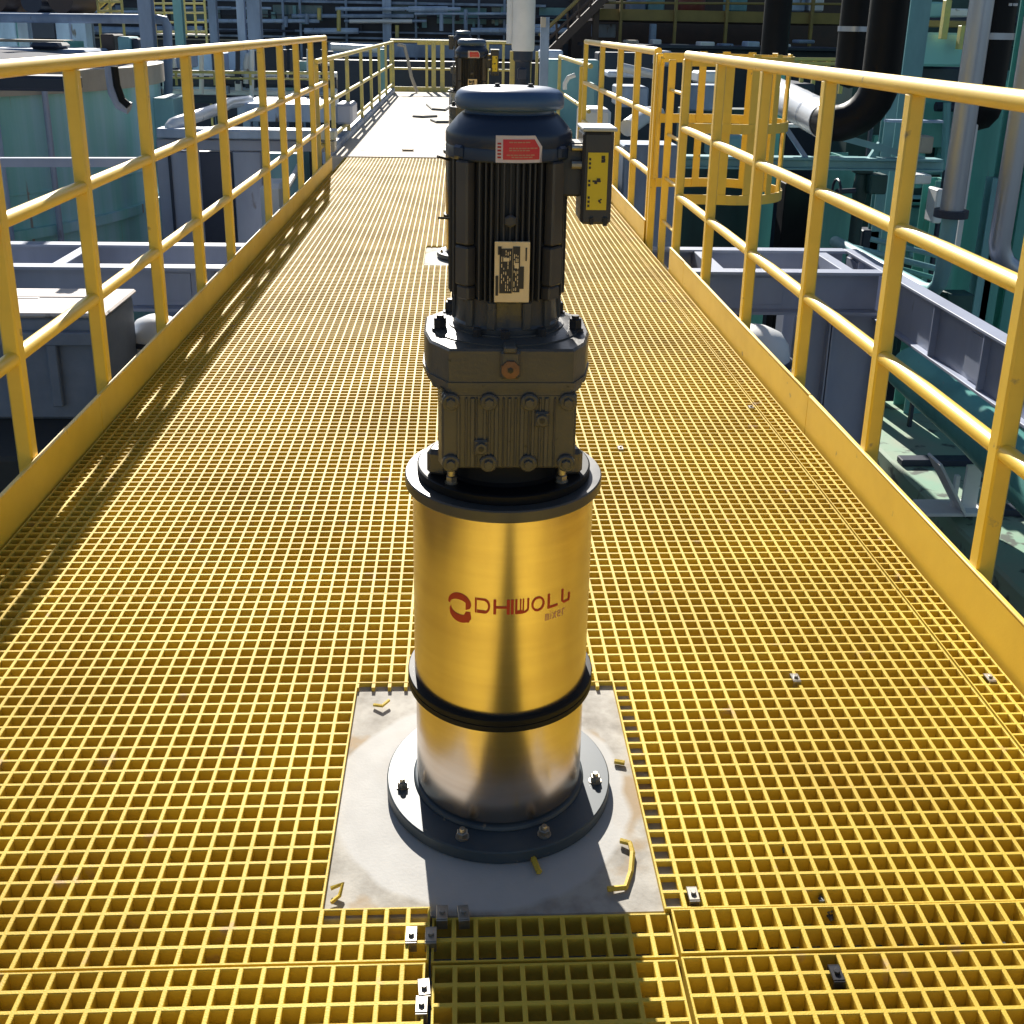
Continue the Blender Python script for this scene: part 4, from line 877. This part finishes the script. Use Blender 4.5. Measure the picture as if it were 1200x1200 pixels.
# black pipes
def vpipe(xp, yp, Y, r, ztop, zbot, m_, name, label, n=28, clamps=()):
    c = at(xp, yp, Y); o = empty(name, (c.x, Y, zbot), label, 'pipe')
    MB().tube([(0, 0, 0), (0, 0, ztop - zbot)], r, n).build('barrel', m_, o)
    for z in clamps: MB().lathe([(r, z - zbot), (r + .012, z - zbot), (r + .012, z - zbot + .05), (r, z - zbot + .05)], n=n).build('clamp', 'shiny', o)
    return o
p1 = vpipe(910, 30, 13.5, .165, 5, at(905, 66, 13.5).z, 'black', 'black_pipe', 'thick black vertical pipe left of the others, ending above the ladder cage')
p2 = vpipe(1002, 40, 11.2, .165, 5, at(995, 84, 11.2).z, 'black', 'black_pipe', 'thick black vertical pipe second from the left, with a pale band', clamps=(at(1000, 37, 11.2).z,))
# third: vertical black pipe with an elbow into a white insulated pipe
c3 = at(1036, 60, 9.6); e3 = at(1012, 150, 9.6)
o3 = empty('elbow_pipe', (c3.x, 9.6, e3.z), 'thick black pipe that turns at the bottom into a white insulated pipe', 'pipe')
zc = e3.z; pts = [Vector((0, 0, 5 - zc)), Vector((0, 0, .42))]
for k in range(1, 8):
    a = R_(90 * k / 7); pts.append(Vector((-.34 + .34 * math.cos(a), .0 + .18 * (1 - math.cos(a)), .42 - .40 * math.sin(a))))
end = pts[-1]; far = at(905, 108, 12.0) - o3.location
pts.append(end + (far - end) * .06)
MB().tube(pts, .165, 28).build('black_bend', 'black', o3, 40)
st_ = pts[-1]; dv = far - st_
MB().tube([st_, st_ + dv * .45, st_ + dv * .46, st_ + dv * .47, far], [.172, .172, .176, .172, .172], 28).build('insulation', 'ins', o3, 40)
for k in (.2, .7): MB().tube([st_ + dv * k, st_ + dv * (k + .012)], .178, 28, False).build('strap', 'shiny', o3)
p4 = vpipe(1158, 60, 8.6, .165, 5, at(1150, 128, 8.6).z, 'black', 'black_pipe', 'thick black vertical pipe at the right side, with a thin pale band and white marks', clamps=(at(1150, 46, 8.6).z,))
bd = MB()
for k, (x_, w_) in enumerate(((.0, .006), (.014, .018), (.038, .012), (.056, .02))):
    bd.box((.03 + x_, -.164, at(1185, 6, 8.6).z - p4.location.z), (w_, .008, .02))
bd.build('marking', 'white', p4)
for pq, nm in ((p4, ''), (p1, ''), (p2, '')):
    MB().lathe([(0, -.17), (.09, -.14), (.15, -.06), (.165, 0)], n=28).build('end_cap', 'black', pq, 40)
# bright grey pipes
g1 = at(1132, 130, 8.2); z1 = at(1110, 250, 8.2).z
o = empty('grey_pipe', (g1.x, 8.2, GZ), 'shiny grey vertical pipe in front of the teal columns, with a dark flange', 'pipe')
MB().tube([(0, 0, z1 - GZ), (0, 0, 5 - GZ)], .088, 24).build('barrel', 'shiny', o)
MB().tube([(0, 0, z1 - .03 - GZ), (0, 0, z1 + .03 - GZ)], .13, 24).build('flange', 'bdark', o)
zl = at(1106, 345, 8.2).z - GZ; MB().tube([(0, 2.5, zl - .06), (0, .3, zl - .03), (0, .12, zl), (0, .03, zl + .08), (0, 0, zl + .2), (0, 0, z1 - .03 - GZ)], .06, 20).build('lower_barrel', 'tealb', o)
g2 = at(1185, 200, 7.4); z2 = at(1172, 300, 7.4).z
o = empty('grey_pipe', (g2.x, 7.4, z2), 'grey vertical pipe at the right edge that bends towards the right at its foot', 'pipe')
MB().tube([(0, 0, 2.2 - z2), (0, 0, .1), (.015, .0, .03), (.06, 0, -.05), (.16, 0, -.12), (.5, 0, -.32), (1.4, 0, -.7)], .075, 24).build('barrel', 'shiny', o, 40)
MB().tube([(0, 0, 2.2 - z2), (-.03, 0.1, 2.4 - z2), (-.03, .1, 5 - z2)], .065, 20).build('upper_barrel', 'bdark', o, 40)
thing(bx(1144, 0, 1150, 250, 8.5, .03, .003, zb=at(1144, 300, 8.5).z), 'conduit', 'white', 'thin white strip standing in for the highlight edge of the shiny grey pipe', 'conduit')  # white strip added as the grey pipe's highlight edge, no conduit there

# teal process building with columns
tb = empty('process_building', (12, 18, GZ), 'tall dark teal process building filling the right background', 'building')
a = at(820, 100, 18.0)
rel(MB().b2((at(1004, 60, 18).x, 18, GZ), (22, 18.9, 9)), tb).build('wall', 'teald', tb, 0)
random.seed(5)
for k in range(34):
    x = random.uniform(1012, 1330); y = random.uniform(10, 330); wd = random.uniform(10, 40); h = random.uniform(20, 90)
    rel(bx(x, y, x + wd, y + h, 17.6 + random.uniform(0, .3), .12, .01), tb).build('wall_panel', random.choice(['teal', 'teald', 'tealb', 'bdark', 'teal', 'bdark']), tb, 0)
random.seed(44)
for k in range(30):
    y = random.uniform(20, 470); x = random.uniform(1010, 1200); L_ = random.uniform(30, 130); rel(MB().tube(pp([(x, y, 17.2), (x + L_, y + L_ * .02, 17.2)]), random.choice([.03, .05, .08]), 8), tb).build('pipe_run', random.choice(['tealb', 'teal', 'bdark', 'white', 'teald', 'bdark']), tb)
for k in range(22):
    x = random.uniform(1010, 1300); y = random.uniform(0, 330); rel(MB().tube(pp([(x, y, 17.0), (x - 4, y + random.uniform(40, 160), 17.0)]), random.choice([.03, .06, .1]), 8), tb).build('pipe_run', random.choice(['tealb', 'teal', 'bdark', 'bgrey', 'teald', 'white']), tb)
def tcol(x, y, wpx, Y, m_, label, top=5.0, zb=GZ, nm='teal_column'):
    l = at(x, y, Y); r = at(x + wpx, y, Y); wd = r.x - l.x
    m = MB().b2((l.x, Y, zb), (r.x, Y + .02, top)).b2((l.x, Y + wd * .9, zb), (r.x, Y + wd * .9 + .02, top)).b2((l.x + wd * .42, Y + .021, zb), (l.x + wd * .52, Y + wd * .9 - .001, top))
    return thing(m, nm, m_, label, 'column', 'teal columns on the right', 0)
tcol(962, 250, 36, 12.6, 'teal', 'wide teal column behind the white insulated pipe', top=.1)
tcol(1030, 200, 12, 13.0, 'tealb', 'slim pale teal column between the insulated pipe and the grey pipe')
tcol(1063, 40, 24, 13.2, 'tealb', 'pale teal blue column right of the elbow pipe')
tcol(1122, 260, 40, 13.6, 'teal', 'broad teal column right of the shiny grey pipe', top=.95)
tcol(1168, 240, 18, 13.0, 'teal', 'teal column at the right edge behind the bending grey pipe')
tcol(1195, 240, 40, 13.9, 'teal', 'broad teal column at the right picture edge', top=1.2)
tcol(1068, 420, 34, 12.7, 'teal', 'teal column under the lavender side beam', top=-.2)
tcol(1128, 440, 16, 13.0, 'tealb', 'slim pale teal column under the lavender side beam', top=-.2)
tcol(896, 200, 14, 15.0, 'teal', 'teal column seen through the ladder cage')
thing(bx(1060, 38, 1136, 78, 14.2, .8, .03), 'duct', 'tealb', 'teal blue box duct right of the pale teal column', 'duct')
thing(bx(1060, 78, 1130, 98, 14.8, .8, .03), 'gap_shade_box', 'bdark', 'dark box standing in for the shaded gap under the teal blue box duct', 'duct')  # dark box painted as the shade of an open gap, not a duct
thing(bx(1070, 24, 1140, 32, 14.5, .3, .01), 'gallery_beam', 'ochre', 'brownish beam above the teal blue box duct', 'beam')
thing(bx(1075, 2, 1108, 20, 15.0, .5, .02), 'cabinet', 'tealb', 'pale teal cabinet above the brownish beam', 'cabinet')
thing(bx(1112, 10, 1136, 20, 14.9, .5, .02), 'cabinet', 'white', 'white cabinet above the brownish beam', 'cabinet')
thing(bx(1106, 0, 1113, 46, 14.0, .1, .004), 'hanging_bracket', 'railfar', 'yellowish bracket hanging over the teal blue duct, left of two', 'bracket')
thing(bx(1125, 30, 1131, 58, 14.0, .1, .004), 'hanging_bracket', 'railfar', 'yellowish bracket hanging over the teal blue duct, right of two', 'bracket')
hb = empty('tie_beam', at(950, 190, 11.6), 'long pale teal horizontal beam with braces behind the ladder cage', 'beam')
rel(bx(800, 185, 1106, 188, 11.6, .2, .004), hb).build('top_flange', 'tealb', hb); rel(bx(800, 188.5, 1106, 197, 11.68, .04, 0), hb).build('web', 'tealb', hb); rel(bx(800, 197.3, 1106, 199.5, 11.6, .2, .004), hb).build('bottom_flange', 'tealb', hb)
rel(MB().tube(pp([(975, 158, 11.7), (1082, 187, 11.7)]), .05, 4), hb).build('brace', 'tealb', hb, 0); rel(MB().tube(pp([(1020, 186, 11.75), (1032, 168, 11.75)]), .045, 4), hb).build('brace', 'tealb', hb, 0)
rel(MB().tube(pp([(918, 146, 11.7), (945, 186, 11.7)]), .035, 4), hb).build('brace', 'bgrey', hb, 0)
thing(bx(916, 146, 1000, 150, 12.0, .12, .003), 'angle_bar', 'white', 'thin white angle bar below the white insulated pipe', 'bar')
thing(bx(1040, 141, 1106, 144, 12.0, .12, .003), 'angle_bar', 'bpale', 'thin pale angle bar left of the shiny grey pipe', 'bar')
thing(bx(916, 215, 962, 320, 13.4, .3, .01, zb=GZ), 'recess_shade_panel', 'black', 'black panel standing in for the deep shade right of the ladder cage', 'panel')  # black sheet stands in for the shade of a deep recess
thing(bx(795, 128, 893, 300, 15.6, .4, .01, zb=GZ), 'metal_cladding', 'teald', 'dark grey teal wall panel behind the ladder cage', 'panel')
thing(bx(806, 100, 850, 130, 14.6, .5, .02), 'equipment_box', 'bgrey', 'blue grey box behind the ladder cage', 'box')
thing(bx(818, 84, 858, 98, 15.5, .5, .03), 'equipment_box', 'white', 'bright white box behind the top of the ladder cage', 'box')
thing(bx(835, 160, 900, 186, 13.8, .5, .03), 'cabinet', 'tealb', 'pale teal cabinet behind the middle of the ladder cage', 'cabinet')
fr2 = empty('far_railing', at(955, 80, 17), 'small yellow railing right of the ladder cage, behind the black pipes', 'railing')
for y in (69, 74): rel(MB().tube(pp([(900, y, 17), (990, y + 1, 17)]), .03, 8), fr2).build('rail', 'railfar', fr2)
for x in (938, 952, 968, 985): rel(bx(x, 68, x + 4, 110, 17, .06, 0), fr2).build('post', 'railfar', fr2)
thing(bx(900, 98, 955, 112, 16.6, 1.2, .02), 'platform_deck', 'bdark', 'dark deck under the small yellow railing right of the ladder cage', 'platform')
vg = empty('valve', at(1008, 222, 12.2), 'dark teal valve with a handwheel beside the wide teal column', 'valve')
c = vg.location.copy()
MB().lathe([(.12, -.25), (.12, -.2), (.07, -.18), (.09, 0), (.07, .18), (.12, .2), (.12, .25)], n=20).build('body', 'teald', vg)
MB().tube([(-.1, -.1, .0), (-.35, -.2, 0)], .03, 8).build('stem', 'bdark', vg)
MB().tube([(-.35 + .02 * 0, -.2 + .14 * math.cos(R_(a)), .14 * math.sin(R_(a))) for a in range(0, 361, 30)], .015, 6).build('handwheel', 'bdark', vg)
MB().tube([(0, 0, -4), (0, 0, -.26)], .07, 12).build('pipe_leg', 'teald', vg)
for k, (x0, y0, x1, y1, r_) in enumerate(((1000, 290, 1110, 318, .035), (1000, 300, 1110, 330, .03), (1020, 280, 1100, 300, .03), (1120, 410, 1215, 440, .05), (1120, 425, 1215, 452, .04))):
    nm = ['upper thin teal pipe low behind the lavender frame', 'lower thin teal pipe low behind the lavender frame', 'short thin teal pipe low behind the lavender frame', 'upper teal pipe behind the lavender side beam', 'lower teal pipe behind the lavender side beam'][k]
    thing(MB().tube(pp([(x0, y0, 11.5), (x1, y1, 11.2)]), r_, 10), 'teal_pipe', 'tealb' if k % 2 == 0 else 'teal', nm, 'pipe')
# green floor, big pipe and bracket low on the right
q = [atz(x, y, -3.2) for x, y in ((1020, 515), (1280, 515), (1280, 700), (1000, 700))]
m = MB(); m.b2((q[0].x, 6.2, GZ), (11, 13.2, -3.2), .03); struct(m.build('concrete_pad', 'green'))
ln = MB()
for y in (547, 606):
    p = atz(1080, y, -3.2); ln.b2((q[0].x + .05, p.y, -3.2), (9, p.y + .16, -3.12), .01)
thing(ln, 'pad_kerb', 'bdark', 'dark kerb strips across the green floor low on the right', 'kerb')
thing(MB().tube([at(1066, 430, 10.8), at(1150, 505, 9.6), at(1275, 630, 7.8), at(1340, 700, 7.0)], .27, 28), 'large_pipe', 'teal', 'large teal pipe slanting down to the right under the side beam', 'pipe')
pb = atz(1112, 600, -3.1)
bb = MB().box(pb + Vector((-.06, 0, .30)), (.03, .30, .66), .004, Matrix.Rotation(-.55, 3, 'Y')).box(pb + Vector((.20, .02, .26)), (.16, .03, .50), .006).box(pb + Vector((.02, .05, .022)), (.62, .34, .04), .006).box(pb + Vector((.06, .06, .2)), (.05, .05, .36), .006)
thing(bb, 'bent_bracket', 'white', 'white bent metal bracket standing on the green floor', 'bracket')
# small clutter in front of the teal building: cable runs, boxes and pipe stubs
random.seed(12)
for k, (x, y0, y1, Y, w_, m_) in enumerate(((1009, 150, 330, 13.6, 4, 'bdark'), (1048, 190, 330, 13.4, 5, 'tealb'), (1098, 200, 330, 12.2, 4, 'bdark'), (1086, 330, 470, 13.4, 4, 'bdark'), (1112, 340, 480, 13.6, 6, 'teald'), (1150, 400, 520, 13.2, 5, 'bpale'), (1182, 380, 560, 12.8, 6, 'tealb'))):
    thing(bx(x, y0, x + w_, y1, Y, .06, .004, zb=GZ), 'riser_pipe', m_, ['dark riser left of the slim pale teal column', 'pale teal riser under the elbow pipe', 'dark riser just left of the shiny grey pipe', 'dark riser beside the teal column under the side beam', 'dark teal riser between the two columns under the side beam', 'pale riser low on the right above the large teal pipe', 'pale teal riser low at the right edge above the large teal pipe'][k], 'pipe')
for k, (x0, y0, x1, y1, Y, m_) in enumerate(((1020, 205, 1040, 228, 12.0, 'teald'), (1072, 205, 1092, 216, 11.9, 'white'), (1078, 160, 1094, 180, 12.6, 'tan'), (1096, 222, 1106, 262, 11.5, 'white'), (1010, 270, 1030, 300, 13.0, 'bdark'), (1110, 345, 1140, 372, 12.0, 'teald'))):
    thing(bx(x0, y0, x1, y1, Y, .25, .015), 'fitting_box', m_, ['dark teal fitting under the tie beam', 'small white fitting under the right part of the tie beam', 'tan fitting above the right end of the tie beam', 'narrow white fitting beside the shiny grey pipe', 'dark fitting beside the teal valve', 'dark teal fitting behind the lavender side beam'][k], 'fitting')

# ------------------------------------------------------------------ render settings
sc.render.engine = 'CYCLES'
sc.cycles.max_bounces = 8; sc.cycles.diffuse_bounces = 4; sc.cycles.glossy_bounces = 4
sc.render.resolution_x = sc.render.resolution_y = 1024
